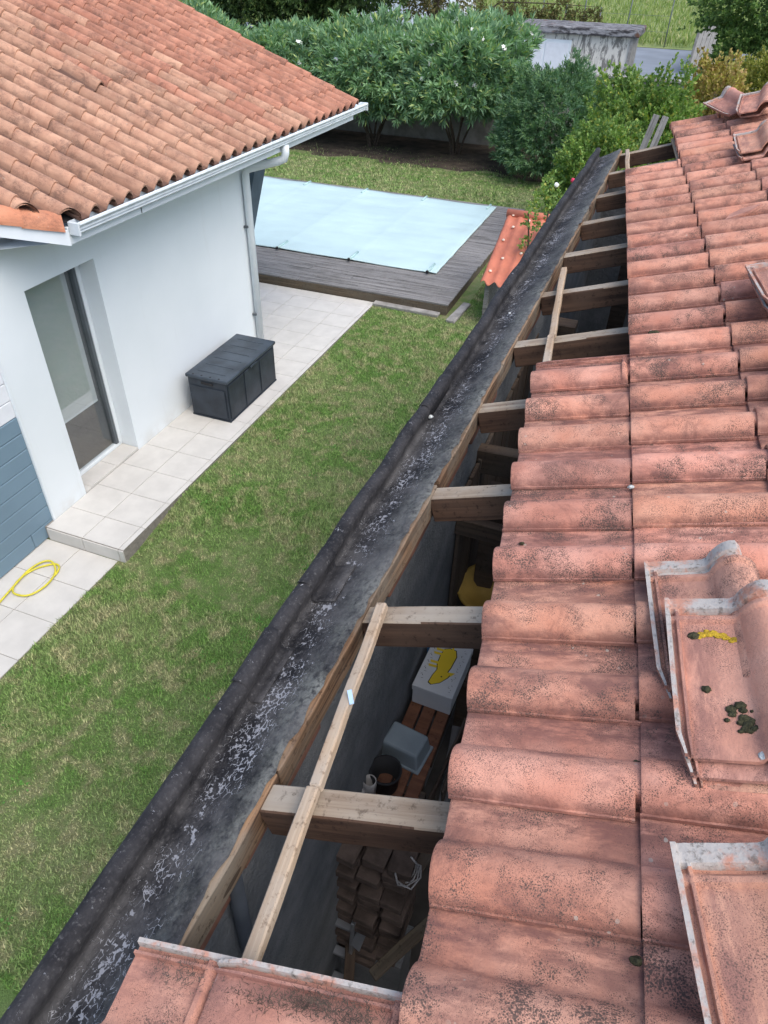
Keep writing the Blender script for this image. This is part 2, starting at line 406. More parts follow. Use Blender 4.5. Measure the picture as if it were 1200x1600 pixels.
def extrude_profile(name, prof, a, b, xdir, zdir, mat, parent=None, caps=True, closed=True):
    """profile of (p, q) points in xdir/zdir swept from a to b"""
    a, b, xd, zd = Vector(a), Vector(b), Vector(xdir), Vector(zdir)
    bm = bmesh.new()
    A = [bm.verts.new(a + xd * p + zd * q) for p, q in prof]; B = [bm.verts.new(b + xd * p + zd * q) for p, q in prof]
    n = len(prof)
    for i in range(n if closed else n - 1): bm.faces.new((A[i], A[(i + 1) % n], B[(i + 1) % n], B[i]))
    if caps and closed: bm.faces.new(A[::-1]); bm.faces.new(B)
    return from_bm(name, bm, mat, parent)
def lathe(name, prof, mat, parent=None, loc=(0, 0, 0), nseg=20, tilt=None):
    bm = bmesh.new(); rings = []
    for r, z in prof: rings.append([bm.verts.new((r * cos(2 * pi * k / nseg), r * sin(2 * pi * k / nseg), z)) for k in range(nseg)])
    for a, b in zip(rings, rings[1:]):
        for k in range(nseg): bm.faces.new((a[k], a[(k + 1) % nseg], b[(k + 1) % nseg], b[k]))
    bm.faces.new(rings[0][::-1]); bm.faces.new(rings[-1])
    o = from_bm(name, bm, mat, parent, True); o.location = loc
    if tilt: o.rotation_euler = tilt
    return o
def np_mesh(name, verts, faces):
    me = bpy.data.meshes.new(name); nv, nf, k = len(verts), len(faces), faces.shape[1]
    me.vertices.add(nv); me.vertices.foreach_set('co', verts.astype(np.float32).ravel())
    me.loops.add(nf * k); me.loops.foreach_set('vertex_index', faces.astype(np.int32).ravel())
    me.polygons.add(nf); me.polygons.foreach_set('loop_start', np.arange(0, nf * k, k, dtype=np.int32))
    me.polygons.foreach_set('loop_total', np.full(nf, k, dtype=np.int32)); me.update(calc_edges=True)
    return me

# ------------------------------------------------------------------ the ribbed canal tile
TW, TL = 0.2285, 0.386            # cover width, exposed length
def tile_height(v, bw=.132):
    if v < -.0037: return .009
    if v < 0: return .0155
    if v < .002: return .0165
    if v <= bw:
        x = v / bw
        return .022 * (1 - x) + .008 * x + .048 * max(0.0, sin(pi * x)) ** .72
    if v < bw + .01: return .008 - .002 * (v - bw) / .01
    return .006 - .001 * sin(pi * min(1, (v - bw - .01) / .08))
def make_tile(name, detail, bw=.132):
    vs = [-.004, -.0035, .0005, .0030] + [bw * q for q in (.08, .16, .26, .38, .50, .62, .74, .85, .93, .992, 1.076)] + [.165, .190, .212]
    side = [(.227, .005), (.2295, .016), (.235, .016), (.238, .003), (.2455, .003), (.248, .020), (.257, .020)]
    us = [0.0, .005, .05, .20, .345, .3495]
    us += [.3515, .352, .358, .368, .3785, .3800, .384, .389, .402, .407, .425] if detail else [.3785, .3800, .425]
    top = []; th = .011
    for u in us:
        row = []
        dz = 0.0
        if detail and u > .35:
            if u in (.358, .368): dz = .010
            elif u in (.3785, .3800, .384): dz = -.004
            elif u in (.389, .402): dz = .013
            elif u in (.407, .425): dz = .012 if u == .407 else .010
        nose = -.003 if u == 0.0 else 0
        for v in vs: row.append((u, v, tile_height(v, bw) + nose + (dz if v > .001 else dz * .3)))
        cut = 1.0 if u > .055 else u / .055
        for v, z in side:
            vv = v if v <= .227 else .227 + (v - .227) * (.55 + .45 * cut)
            row.append((u, vv, max(z, .005 + (dz if dz > 0 else 0)) + nose))
        if u > .3795: row = [(a, max(b, .030), min(c, tile_height(.030)) if b < .030 else c) for a, b, c in row]
        top.append(row)
    bm = bmesh.new(); nU, nV = len(top), len(top[0])
    T = [[bm.verts.new(p) for p in r] for r in top]
    B = [[bm.verts.new((p[0], p[1], max(p[2] - th, -.006) if j > 2 else .0075)) for j, p in enumerate(r)] for r in top]
    for i in range(nU - 1):
        for j in range(nV - 1):
            f = bm.faces.new((T[i][j], T[i + 1][j], T[i + 1][j + 1], T[i][j + 1])); f.smooth = True
            if detail and (j >= nV - 3 or us[i] >= .384): f.material_index = 1
            bm.faces.new((B[i][j], B[i][j + 1], B[i + 1][j + 1], B[i + 1][j])).smooth = True
        bm.faces.new((T[i][0], B[i][0], B[i + 1][0], T[i + 1][0])); bm.faces.new((T[i][-1], T[i + 1][-1], B[i + 1][-1], B[i][-1]))
    for j in range(nV - 1):
        bm.faces.new((T[0][j], T[0][j + 1], B[0][j + 1], B[0][j])); bm.faces.new((T[-1][j], B[-1][j], B[-1][j + 1], T[-1][j + 1]))
    bmesh.ops.recalc_face_normals(bm, faces=bm.faces)
    for e in bm.edges:
        if len(e.link_faces) == 2 and e.calc_face_angle(0) > radians(50): e.smooth = False
    me = bpy.data.meshes.new(name); bm.to_mesh(me); bm.free()
    return me
TILE = make_tile('roof_tile', False); TILE.materials.append(M['tile'])
TILE_X = make_tile('edge_tile', True); TILE_X.materials.append(M['tile']); TILE_X.materials.append(M['tile'])
TILE_L = make_tile('loose_tile', True, .108); TILE_L.materials.append(M['tile_loose']); TILE_L.materials.append(M['rib_grey'])
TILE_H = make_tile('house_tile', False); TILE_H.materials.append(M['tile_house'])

# ------------------------------------------------------------------ ground
def grid_sheet(name, xs, ys, zf, mat):
    bm = bmesh.new(); V = [[bm.verts.new((x, y, zf(x, y))) for y in ys] for x in xs]
    for i in range(len(xs) - 1):
        for j in range(len(ys) - 1): bm.faces.new((V[i][j], V[i + 1][j], V[i + 1][j + 1], V[i][j + 1]))
    o = from_bm(name, bm, mat, None, True); return tag(o, kind='structure')
def smooth01(t): t = min(1, max(0, t)); return t * t * (3 - 2 * t)
def lawn_z(x, y):
    z = -.175 + .150 * smooth01((y - 3.7) / 1.5)
    return z + .012 * mnoise.noise(Vector((x * .9, y * .9, 0)))
sh = lambda a, b, n: [a + (b - a) * i / n for i in range(n + 1)]
grid_sheet('ground', [-400, 400], [-60, 600], lambda x, y: -.45, 'soil')
grid_sheet('lawn', sh(-30, -.9, 60) + sh(-.7, 25, 12), sh(-3, 23, 70), lawn_z, 'lawn')
grid_sheet('soil_bed', sh(-26, -.2, 40), sh(19.6, 23, 10),
           lambda x, y: -.03 + .030 * smooth01((y - 19.7 - .5 * mnoise.noise(Vector((x * .8, 3, 0)))) / .8) + .02 * mnoise.noise(Vector((x * 2, y * 2, 1))), 'soil')
grid_sheet('road', [-60, 40], [23.9, 54], lambda x, y: -.02, 'road')
grid_sheet('meadow', sh(-200, 150, 30), sh(54, 420, 30), lambda x, y: .0 + max(0, (y - 60)) * .004, 'meadow')

def blades(name, n, x0, x1, y0, y1, h0, h1, w, mat, keep=None, zf=lawn_z):
    P = np.stack([RNG.uniform(x0, x1, n), RNG.uniform(y0, y1, n)], 1)
    if keep is not None: P = P[[keep(x, y) for x, y in P]]
    n = len(P); z = np.array([zf(x, y) for x, y in P])
    a = RNG.uniform(0, 2 * pi, n); lean = RNG.uniform(.2, 1.2, n); h = RNG.uniform(h0, h1, n)
    pn = np.array([mnoise.noise(Vector((x * 1.1, y * 1.1, 5))) for x, y in P]); h *= 1 + .45 * pn
    dx, dy = np.cos(a), np.sin(a)
    base = np.stack([P[:, 0], P[:, 1], z - .004], 1); side = np.stack([-dy, dx, np.zeros(n)], 1) * w
    tip = base + np.stack([dx * h * lean, dy * h * lean, h], 1)
    V = np.empty((n, 3, 3)); V[:, 0] = base - side; V[:, 1] = base + side; V[:, 2] = tip
    me = np_mesh(name, V.reshape(-1, 3), np.arange(n * 3).reshape(n, 3))
    return mesh_obj(name, me, mat)
BARE = ()
def near_ok(x, y):
    for bx, by, br, _ in BARE:
        if (x - bx) ** 2 + ((y - by) / 1.3) ** 2 < (br * 1.1) ** 2 and random.random() < .72: return False
    if x < -4.13 and y > 3.9: return False
    if x < -4.22: return False
    if y > 10.5 and x < -2.7: return False
    return mnoise.noise(Vector((x * 1.7, y * 1.7, 9))) > -.2 or random.random() < .9
g1 = blades('lawn_grass', 430000, -4.4, -.75, .6, 12.5, .014, .040, .0050, 'blade', near_ok)
tag(g1, 'short patchy green lawn grass between the white house and the tiled outbuilding', 'grass', kind='stuff')
M['weed'] = mat_plain('weed_leaf', (.10, .26, .045), .6, .35, 3)
def far_ok(x, y):
    if x < -2.85 and y < 16.45: return False
    return y < 19.7 + .5 * mnoise.noise(Vector((x * .8, 3, 0))) or random.random() < .12
def weeds():
    B, D = [], []
    for k in range(420):
        x, y = random.uniform(-4.1, -.9), random.uniform(.8, 10.3)
        if mnoise.noise(Vector((x * .7, y * .7, 33))) < .12: continue
        for j in range(random.randint(10, 26)):
            a = random.random() * 6.28; r = abs(random.gauss(0, .035)); B.append((x + r * cos(a), y + r * sin(a), lawn_z(x, y) + random.uniform(.004, .014))); D.append((cos(a), sin(a), .25))
    n_ = len(B); me = leaf_mesh('lawn_weed', np.array(B), np.array(D), RNG.uniform(.014, .030, n_), RNG.uniform(.005, .009, n_))
    return mesh_obj('lawn_weed', me, 'weed')
g2 = blades('back_lawn_grass', 110000, -12, -1.0, 12.5, 21.5, .03, .06, .009, 'blade', far_ok)
tag(g2, 'strip of mown grass between the pool deck and the oleander bushes', 'grass', kind='stuff')

# ------------------------------------------------------------------ terrace
terr = box('terrace', -5.6, -4.145, 3.905, 10.60, -.30, -.006, 'grout'); tag(terr, kind='structure')
terr2 = box('porch_slab', -11, -5.6, 8.3, 10.60, -.30, -.006, 'grout'); tag(terr2, kind='structure')
low = box('lower_terrace', -5.6, -4.235, -2.0, 3.902, -.40, -.166, 'grout'); tag(low, kind='structure')
P = .434; X1 = -4.637; Y1 = 4.263
def paving(parent, x0, x1, y0, y1, z, mat='tilefloor'):
    if x1 - x0 < .02 or y1 - y0 < .02: return
    g = .003
    o = box('paving_tile', x0 + g, x1 - g, y0 + g, y1 - g, z - .012, z + random.uniform(-.001, .001), mat, parent, .0015)
    return o
ys = [3.905] + [Y1 + P * i for i in range(15)] ; ys = [y for y in ys if y < 10.5] + [10.60]
xs_main = [-5.08, X1, X1 + P, -4.142]
for i in range(len(ys) - 1):
    for j in range(3): paving(terr, xs_main[j], xs_main[j + 1], ys[i], ys[i + 1], 0.0)
xs_p = [X1 - P * k for k in range(14)][::-1]
for i in range(len(ys) - 1):
    if ys[i] < 8.3: continue
    for j in range(len(xs_p) - 1):
        b = min(xs_p[j + 1], -5.08)
        if xs_p[j] < -5.1: paving(terr2 if b < -5.55 else terr, xs_p[j], b, ys[i], ys[i + 1], 0.0)
# riser tiles of the step
for a, b in ((-5.08, X1), (X1, X1 + P), (X1 + P, -4.142)):
    o = box('riser_tile', a + .003, b - .003, 3.893, 3.906, -.163, -.014, 'tilefloor', terr, .0015)
ysl = [3.89 - .45 * i for i in range(13)]
for i in range(len(ysl) - 1):
    for a, b in ((-5.16, -4.70), (-4.70, -4.235)): paving(low, a, b, ysl[i + 1], ysl[i], -.16)

# ------------------------------------------------------------------ white house
house = empty('white_house', (-6, 6, 0)); bpy.context.view_layer.update()
tag(house, 'white rendered house with a red tiled roof, glazed door and white gutter', 'house')
HM = house.matrix_world.inverted()
def hp(o):
    o.parent = house; o.matrix_parent_inverse = HM.copy(); return o
XW = -5.08; DY0, DY1, DZ = 4.51, 5.43, 2.24
bm = bmesh.new()
def quad(bm, *p): bm.faces.new([bm.verts.new(q) for q in p])
ZT = 2.76
# front skin with the door hole and its reveal
for y0, y1, z0, z1 in ((4.03, DY0, -.2, ZT), (DY1, 8.42, -.2, ZT), (DY0, DY1, DZ, ZT)):
    quad(bm, (XW, y0, z0), (XW, y1, z0), (XW, y1, z1), (XW, y0, z1))
RD = .27
quad(bm, (XW, DY0, 0), (XW - RD, DY0, 0), (XW - RD, DY0, DZ), (XW, DY0, DZ))
quad(bm, (XW, DY1, 0), (XW - RD, DY1, 0), (XW - RD, DY1, DZ), (XW, DY1, DZ))
quad(bm, (XW, DY0, DZ), (XW - RD, DY0, DZ), (XW - RD, DY1, DZ), (XW, DY1, DZ))
quad(bm, (XW, 4.03, -.2), (XW - 5, 4.03, -.2), (XW - 5, 4.03, ZT), (XW, 4.03, ZT))
quad(bm, (XW, 8.42, -.2), (XW - 5, 8.42, -.2), (XW - 5, 8.42, ZT), (XW, 8.42, ZT))
hp(from_bm('wall', bm, 'wall'))
# room behind the glass
bm = bmesh.new()
quad(bm, (XW - RD, 4.1, .03), (XW - 4, 4.1, .03), (XW - 4, 8.3, .03), (XW - RD, 8.3, .03))
hp(from_bm('room_floor', bm, 'soil'))
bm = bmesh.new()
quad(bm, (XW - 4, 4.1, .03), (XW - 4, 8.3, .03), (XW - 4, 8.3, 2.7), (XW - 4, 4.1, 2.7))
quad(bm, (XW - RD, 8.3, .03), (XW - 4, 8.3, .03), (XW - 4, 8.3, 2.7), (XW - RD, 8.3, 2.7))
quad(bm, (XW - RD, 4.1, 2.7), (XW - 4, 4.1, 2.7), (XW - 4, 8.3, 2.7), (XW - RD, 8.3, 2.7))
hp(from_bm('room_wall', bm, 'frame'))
for i, (a, b) in enumerate(((DY0 + .003, 4.60), (4.60, 5.03), (5.03, DY1 - .003))):
    hp(box('threshold_tile', XW - .26, XW + .004, a + .002, b - .002, .002, .034, 'tilefloor', None, .002))
door = empty('door', (0, 0, 0)); hp(door); door.matrix_parent_inverse = HM.copy()
XG = XW - .245
def dp(o): o.parent = door; return o
dp(box('door_sill', XG - .03, XG + .03, DY0, DY1, .036, .075, 'white', None, .003))
dp(box('frame_post', XG - .035, XG + .035, DY1 - .10, DY1 - .058, .076, DZ - .003, 'frame', None, .004))
dp(box('frame_post', XG - .035, XG + .045, DY1 - .057, DY1 - .003, .076, DZ - .003, 'white', None, .004))

dp(box('frame_head', XG - .03, XG + .03, DY0 + .002, DY1 - .101, DZ - .05, DZ - .003, 'frame', None, .004))
dp(box('glass_pane', XG - .006, XG + .002, DY0 + .002, DY1 - .102, .078, DZ - .052, 'glass'))
dp(box('roller_blind', XG - .055, XG - .050, DY0 + .004, DY1 - .125, .68, DZ - .06, 'blind'))
dp(box('blind_bar', XG - .060, XG - .045, DY0 + .004, DY1 - .125, .655, .679, 'white', None, .004))
# board cladding of the neighbouring garage front
for i in range(13):
    z0 = -.15 + i * .172
    mt = 'blue' if i < 8 else 'bluewhite'
    for (a, b) in ((.2, 3.72), (3.726, 4.025)) if i == 0 else ((.2, 4.025),):
        bm = bmesh.new(); bbox(bm, 0, b - a, -.012, .012, 0, .166, .006)
        o = from_bm('cladding_board', bm, mt); o.matrix_world = Matrix.Translation((XW - .035, a, z0)) @ Matrix.Rotation(pi / 2, 4, 'Z')
        hp(o)
hp(box('cladding_backing', XW - .12, XW - .05, .2, 4.025, -.3, 2.4, 'frame'))
hp(box('corner_trim', XW - .02, XW + .003, 4.018, 4.034, -.16, 2.4, 'white'))
# eaves
XE = -4.5; EY0, EY1 = 4.60, 10.55
hp(box('fascia_board', XE - .03, XE, EY0, EY1, 2.695, 2.835, 'white', None, .003))

gp = [(0.003, .0), (.0, .10), (-.006, .105)] 
prof = [(.003, .02), (.060, .02), (.078, .035), (.074, .052), (.090, .062), (.088, .080), (.104, .092), (.112, .105), (.108, .120), (.096, .124), (.092, .112), (.080, .100), (.060, .034), (.010, .034), (.010, .125), (.003, .125)]
hp(extrude_profile('gutter', prof, (XE, EY0 + .03, 2.755), (XE, EY1 + .28, 2.755), (1, 0, 0), (0, 0, 1), 'white_dirty'))
hp(box('gutter_end', XE + .004, XE + .110, EY0 + .010, EY0 + .029, 2.775, 2.878, 'white_dirty', None, .003))
hp(box('gutter_end', XE + .004, XE + .110, EY1 + .281, EY1 + .292, 2.775, 2.878, 'white_dirty', None, .003))
hp(box('gutter_joint', XE + .001, XE + .004, 5.55, 5.56, 2.70, 2.78, 'frame'))
# soffit and diagonal cut corner of the roof
DG = Vector((-.69, -.724, 0)).normalized(); DN = Vector((-DG.y, DG.x, 0))   # DN points away from the roof
if DN.dot(Vector((1, -1, 0))) < 0: DN = -DN
SL = tan(radians(20.4))
A0 = Vector((XE, EY0, 2.70)); rise = -DG.x * SL
e1 = A0 + DG * 2.2
bm = bmesh.new(); quad(bm, (XE - .032, EY1, 2.712), (XE - .032, EY0 + .02, 2.712), (XE - .032 - .69 * 2.1, EY0 + .02 - .724 * 2.1, 2.712), (-8.5, EY0 - 1.5, 2.712), (-8.5, EY1, 2.712)); hp(from_bm('soffit', bm, 'white'))
hp(extrude_profile('verge_board', [(0, 0), (.03, 0), (.03, .12), (0, .12)], A0 + Vector((0, 0, -.004)), e1 + Vector((0, 0, rise * 2.2)), DN, (0, 0, 1), 'white'))
for i in range(7):
    a = A0 + DG * (.02 + .29 * i); b = a + DG * .31
    a.z = 2.70 + .105 + rise * (.29 * i) + (.008); b.z = a.z + rise * .31 - .012
    pr = [(.05 + .0, 0)] + [(.05 - .11 * (1 - cos(t)), .0 + .12 * sin(t)) for t in [k * pi / 2 / 7 for k in range(1, 8)]] + [(-.10, .12), (-.16, .085), (-.16, .075), (-.10, .108), (-.06, .108)] + [(.038 - .095 * (1 - cos(t)), .105 * sin(t)) for t in [k * pi / 2 / 5 for k in range(4, -1, -1)]]
    o = hp(extrude_profile('verge_tile', pr, a, b, DN, (0, 0, 1), 'verge')); o.color = random.choice([(1.15, 1.1, 1.02, 1), (1.2, 1.18, 1.1, 1), (1.05, .9, .8, 1)])
# downpipe with swan neck
hp(tube('downpipe', [(XE + .05, 8.33, 2.77), (XE + .05, 8.33, 2.68), (XE + .03, 8.33, 2.62), (XE - .05, 8.32, 2.585), (XW + .14, 8.30, 2.47), (XW + .075, 8.30, 2.44), (XW + .06, 8.30, 2.38), (XW + .06, 8.30, .02)], .048, 'white', None, 12))
for z in (.55, 1.75): hp(box('pipe_clip', XW + .001, XW + .06, 8.23, 8.255, z, z + .025, 'frame'))
hp(board('porch_brace', (-6.15, 9.50, .30), (-5.95, 10.60, 2.69), .30, .16, 'steelblue', None, (1, 0, 0)))
# roof tiles: nose rows climb towards -X
uH = Vector((-cos(radians(20.4)), 0, sin(radians(20.4)))); vH = Vector((0, -1, 0)); nH = uH.cross(vH)
BH = Matrix((uH, vH, nH)).transposed().to_4x4()
PH = .2255; O_H = Vector((XE + .055, EY1 + .03, 2.855))
cut_p0 = A0 + DN * (-.05)
R_inv = Rm.to_3x3().transposed()
def pix(p):
    v = R_inv @ (Vector(p) - Vector((0, 0, 4.7)))
    if v.z > -.05: return None
    return 600 + 1100 * v.x / -v.z, 800 - 1100 * v.y / -v.z
n_h = 0
for r in range(11):
    for c in range(-2, 36):
        orn = O_H + uH * (TL * r) + vH * (PH * c)
        ctr = orn + uH * .2 + vH * .11
        q = pix(ctr)
        if q is None or q[0] < -60 or q[1] < -60: continue
        if c < 0: continue
        sds = [(orn + uH * a + vH * b - cut_p0).dot(DN) for a in (0, .42) for b in (0, .25)]
        if min(sds) > 0: continue
        tilt = Matrix.Rotation(radians(2.9), 4, 'Y')
        jit = Matrix.Rotation(random.gauss(0, .006), 4, 'Z') @ Matrix.Diagonal((1, 1, 1.5, 1))
        m = Matrix.Translation(orn + nH * (.016 + random.uniform(0, .003))) @ BH @ tilt @ jit
        if (r, c) == (4, 16): m = m @ Matrix.Rotation(radians(-5), 4, 'Y') @ Matrix.Translation((-.04, 0, .02))
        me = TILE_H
        if max(sds) > 0:
            b = bmesh.new(); b.from_mesh(TILE_H); mi = m.inverted()
            bmesh.ops.bisect_plane(b, geom=b.verts[:] + b.edges[:] + b.faces[:], plane_co=mi @ cut_p0, plane_no=(mi.to_3x3() @ DN), clear_outer=True)
            if not b.faces: b.free(); continue
            me = bpy.data.meshes.new('cut_tile'); b.to_mesh(me); b.free(); me.materials.append(M['tile_house'])
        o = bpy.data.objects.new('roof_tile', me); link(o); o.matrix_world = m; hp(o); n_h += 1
        old = smooth01((c - 6.5 - r * .55 + random.gauss(0, 2.2)) / 5)
        k = random.uniform(.88, 1.12)
        o.color = ((.94 * (1 - old) + 1.02 * old) * k, (.90 * (1 - old) + 1.20 * old) * k, (.92 * (1 - old) + 1.24 * old) * k, 1)
# deck under the tiles
bm = bmesh.new(); th = -.012
pA = O_H + uH * .05 + nH * th + vH * .0; pB = O_H + uH * .05 + nH * th + vH * (EY1 - EY0); pC = pB + DG * 3.2 + Vector((0, 0, 0)); pC.z = pB.z + (pB.x - pC.x) * SL
quad(bm, pA, pB, pC, (pC.x - 3, pC.y, pC.z + 3 * SL), (pC.x - 3, pA.y, pC.z + 3 * SL))
hp(from_bm('roof_underlay', bm, 'dark'))

# ------------------------------------------------------------------ tiled outbuilding: frame of its roof
TH, WZ = radians(16), radians(6.45)
u = Vector((cos(TH) * cos(WZ), cos(TH) * sin(WZ), sin(TH))); v = Vector((-sin(WZ), cos(WZ), 0)); nn = u.cross(v)
BO = Matrix((u, v, nn)).transposed().to_4x4(); CAM = Vector((0, 0, 4.7))
def rp(a, b, h=0.0): return CAM + u * a + v * b + nn * (-1.38 + h)
outb = empty('tiled_outbuilding', (0, 4, 0)); bpy.context.view_layer.update(); OM = outb.matrix_world.inverted()
tag(outb, 'outbuilding with red tile roof, its lower tiles stripped to bare rafters and black gutter', 'building')
def op_(o): o.parent = outb; o.matrix_parent_inverse = OM.copy(); return o
NOSE = [-.425 + TL * k for k in range(-2, 6)]       # columns -1, 0, 1 ... up the slope
LIP0 = .583 - TW * 3
vmax = {-1: .20, 0: .20, 1: 2.70, 2: 5.85, 3: 7.25, 4: 7.25, 5: 7.25, 6: 7.25}
for ci, nu in enumerate(NOSE):
    col = ci - 1
    k = 0
    ks = [i for i in range(0, 40) if LIP0 + i * TW <= vmax[col]]
    for k in ks:
        lv = LIP0 + k * TW + (.05 if col < 1 else 0)
        last = k == ks[-1]
        m = Matrix.Translation(rp(nu + random.gauss(0, .002), lv + random.gauss(0, .0015), .006 + random.uniform(0, .003))) @ BO @ Matrix.Rotation(radians(2.2) + random.gauss(0, .003), 4, 'Y') @ Matrix.Rotation(random.gauss(0, .007), 4, 'Z') @ Matrix.Diagonal((1, 1, 1.08, 1))
        me = TILE_X if last else TILE
        if col < 1: me = TILE_L
        if col == -1:
            b = bmesh.new(); b.from_mesh(TILE_L); bmesh.ops.bisect_plane(b, geom=b.verts[:] + b.edges[:] + b.faces[:], plane_co=(.19, 0, 0), plane_no=(-1, 0, 0), clear_outer=True)
            me = bpy.data.meshes.new('cut_tile'); b.to_mesh(me); b.free(); me.materials.append(M['tile_loose']); me.materials.append(M['rib_grey'])
        o = bpy.data.objects.new('roof_tile', me); link(o); o.matrix_world = m; op_(o)
        b = random.choice((.84, .92, .97, 1.0, 1.04, 1.1)) * random.uniform(.97, 1.03); o.color = (b, b * random.uniform(.97, 1.03), b * random.uniform(.97, 1.04), 1)
# rafters, battens
def roof_board(name, a0, b0, a1, b1, top, w, h, mat, seed, wob=.004):
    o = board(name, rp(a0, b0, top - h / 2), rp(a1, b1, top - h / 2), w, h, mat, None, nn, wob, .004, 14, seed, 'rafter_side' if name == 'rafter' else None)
    return op_(o)
FI = [(.413, -.576, 3.030), (7.33, -.485, 3.279)]           # inner top edge of the fascia: y, x, z
def fas(y):
    t = (y - FI[0][0]) / (FI[1][0] - FI[0][0]); return Vector((FI[0][1] + t * (FI[1][1] - FI[0][1]), y, FI[0][2] + t * (FI[1][2] - FI[0][2])))
def u_at_fascia(b):
    # u of the fascia line at course coordinate b
    lo, hi = -.5, 8.5
    for _ in range(40):
        mid = (lo + hi) / 2
        if (fas(mid) - CAM).dot(v) < b: lo = mid
        else: hi = mid
    return (fas(lo) - CAM).dot(u)
RAF = [.864 + .641 * i - .034 for i in range(-1, 11)]
for i, b in enumerate(RAF):
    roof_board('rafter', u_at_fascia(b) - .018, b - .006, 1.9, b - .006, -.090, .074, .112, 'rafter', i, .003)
for i, (a, b0, b1) in enumerate(((-.79, -.1, .845), (-.785, .845, 1.48), (-.405, -.1, 3.36), (-.400, 3.36, 4.33), (-.022, -.1, 6.0), (-.020, 6.0, 7.19), (.36, -.1, 7.25), (.745, -.1, 7.25), (1.13, -.1, 7.25))):
    roof_board('batten', a, b0, a, b1, -.050, .034, .028, 'batten', i + 20, .004)
# fascia boards along the gutter
for i, (y0, y1) in enumerate(((-.3, .825), (.835, 2.10), (2.125, 4.72), (4.74, 7.34))):
    a, b = fas(y0), fas(y1)
    o = board('fascia_board', a + Vector((-.016, 0, -.058)), b + Vector((-.016, 0, -.058)),   .032, .115, 'fascia', None, (0, 0, 1), .006, .004, 60, i + 40)
    op_(o)
# gutter: sheet swept along the fascia
def gutter():
    prof = [(.012, .006), (.030, .004), (.045, -.004), (.085, -.024), (.13, -.046), (.17, -.062), (.196, -.074), (.208, -.077), (.217, -.070), (.219, -.050), (.213, -.028), (.214, -.012), (.223, -.001), (.240, .003), (.256, -.001), (.266, -.012), (.270, -.034), (.270, -.10)]
    ys_ = np.linspace(-.9, 7.34, 260); bm = bmesh.new(); uvl = bm.loops.layers.uv.new('UVMap'); rows = []
    L = [0]
    for a, b in zip(prof, prof[1:]): L.append(L[-1] + math.hypot(b[0] - a[0], b[1] - a[1]))
    L = [x / L[-1] * 1.18 for x in L]
    for y in ys_:
        f = fas(y); k = 1.0 - .10 * (y - .2) / 7
        wv = .012 * mnoise.noise(Vector((y * .8, 2, 0))); row = []
        for p, q in prof:
            j = mnoise.noise(Vector((p * 30, y * 9, 4))) * .0028
            if p < .04: p = p - .004 + .012 * mnoise.noise(Vector((y * 14, p * 3, 8))) + .008 * mnoise.noise(Vector((y * 41, 1, 8))); j += .004
            lip = mnoise.noise(Vector((y * 3.5, 7, 0))) * .007 if p > .21 else 0
            row.append((bm.verts.new((f.x - p * k - (wv + lip if p > .1 else 0), y, f.z + q + j + lip * .5)),))
        rows.append([r[0] for r in row])
    for i in range(len(rows) - 1):
        for j in range(len(prof) - 1):
            fc = bm.faces.new((rows[i][j], rows[i][j + 1], rows[i + 1][j + 1], rows[i + 1][j])); fc.smooth = True
            for lp, (a, b) in zip(fc.loops, ((i, j), (i, j + 1), (i + 1, j + 1), (i + 1, j))): lp[uvl].uv = (L[b], ys_[a])
    o = from_bm('gutter', bm, 'gutter', None); return op_(o)
gutter()
def patch(y0, y1, s0, s1, dz, seed):
    """overlapping strip of bitumen felt dressed over gutter and lip"""
    prof = [(.06, -.012), (.13, -.046), (.17, -.062), (.196, -.074), (.208, -.077), (.217, -.070), (.219, -.050), (.213, -.028), (.214, -.012), (.223, -.001), (.240, .003), (.256, -.001), (.266, -.012), (.270, -.034), (.270, -.10)][s0:s1]
    bm = bmesh.new(); uvl = bm.loops.layers.uv.new('UVMap'); rows = []; ys_ = np.linspace(y0, y1, 14)
    for y in ys_:
        f = fas(y); k = 1.0 - .10 * (y - .2) / 7; lip = mnoise.noise(Vector((y * 3.5, 7, 0))) * .007; wv = .012 * mnoise.noise(Vector((y * .8, 2, 0)))
        sk = .02 * mnoise.noise(Vector((y * 6, seed, 0)))
        rows.append([bm.verts.new((f.x - p * k - (wv + (lip if p > .21 else 0) if p > .1 else 0) - dz * .7, y + sk * p * 4, f.z + q + dz + lip * .5 * (p > .21) + .001 * mnoise.noise(Vector((p * 25, y * 14, seed))))) for p, q in prof])
    for i in range(len(rows) - 1):
        for j in range(len(prof) - 1):
            fc = bm.faces.new((rows[i][j], rows[i][j + 1], rows[i + 1][j + 1], rows[i + 1][j])); fc.smooth = True
            for lp, (a, b) in zip(fc.loops, ((i, j), (i, j + 1), (i + 1, j + 1), (i + 1, j))): lp[uvl].uv = (.12 + prof[b][0] / .27 * .85, ys_[a])
    o = from_bm('felt_patch', bm, 'gutter', None); md = o.modifiers.new('solid', 'SOLIDIFY'); md.thickness = .002; md.offset = 1
    op_(o)
patch(1.03, 1.24, 2, 13, .0025, 3); patch(1.45, 1.62, 1, 13, .0025, 5); patch(2.6, 2.9, 5, 13, .0025, 8)
# walls, floor inside
def wall_strip(name, x0, x1, ya, yb, z0, dz, mat):
    bm = bmesh.new(); ys_ = np.linspace(ya, yb, 12)
    for i in range(11):
        a, b = ys_[i], ys_[i + 1]
        za, zb = fas(a).z - dz, fas(b).z - dz
        da, db = fas(a).x + .55, fas(b).x + .55
        for x, s in ((x0, 1), (x1, -1)):
            quad(bm, (x + da, a, z0), (x + db, b, z0), (x + db, b, zb), (x + da, a, za))
        quad(bm, (x0 + da, a, za), (x1 + da, a, za), (x1 + db, b, zb), (x0 + db, b, zb))
    return op_(from_bm(name, bm, mat))
wall_strip('wall', -.80, -.600, -.8, 7.3, -.2, .24, 'block')
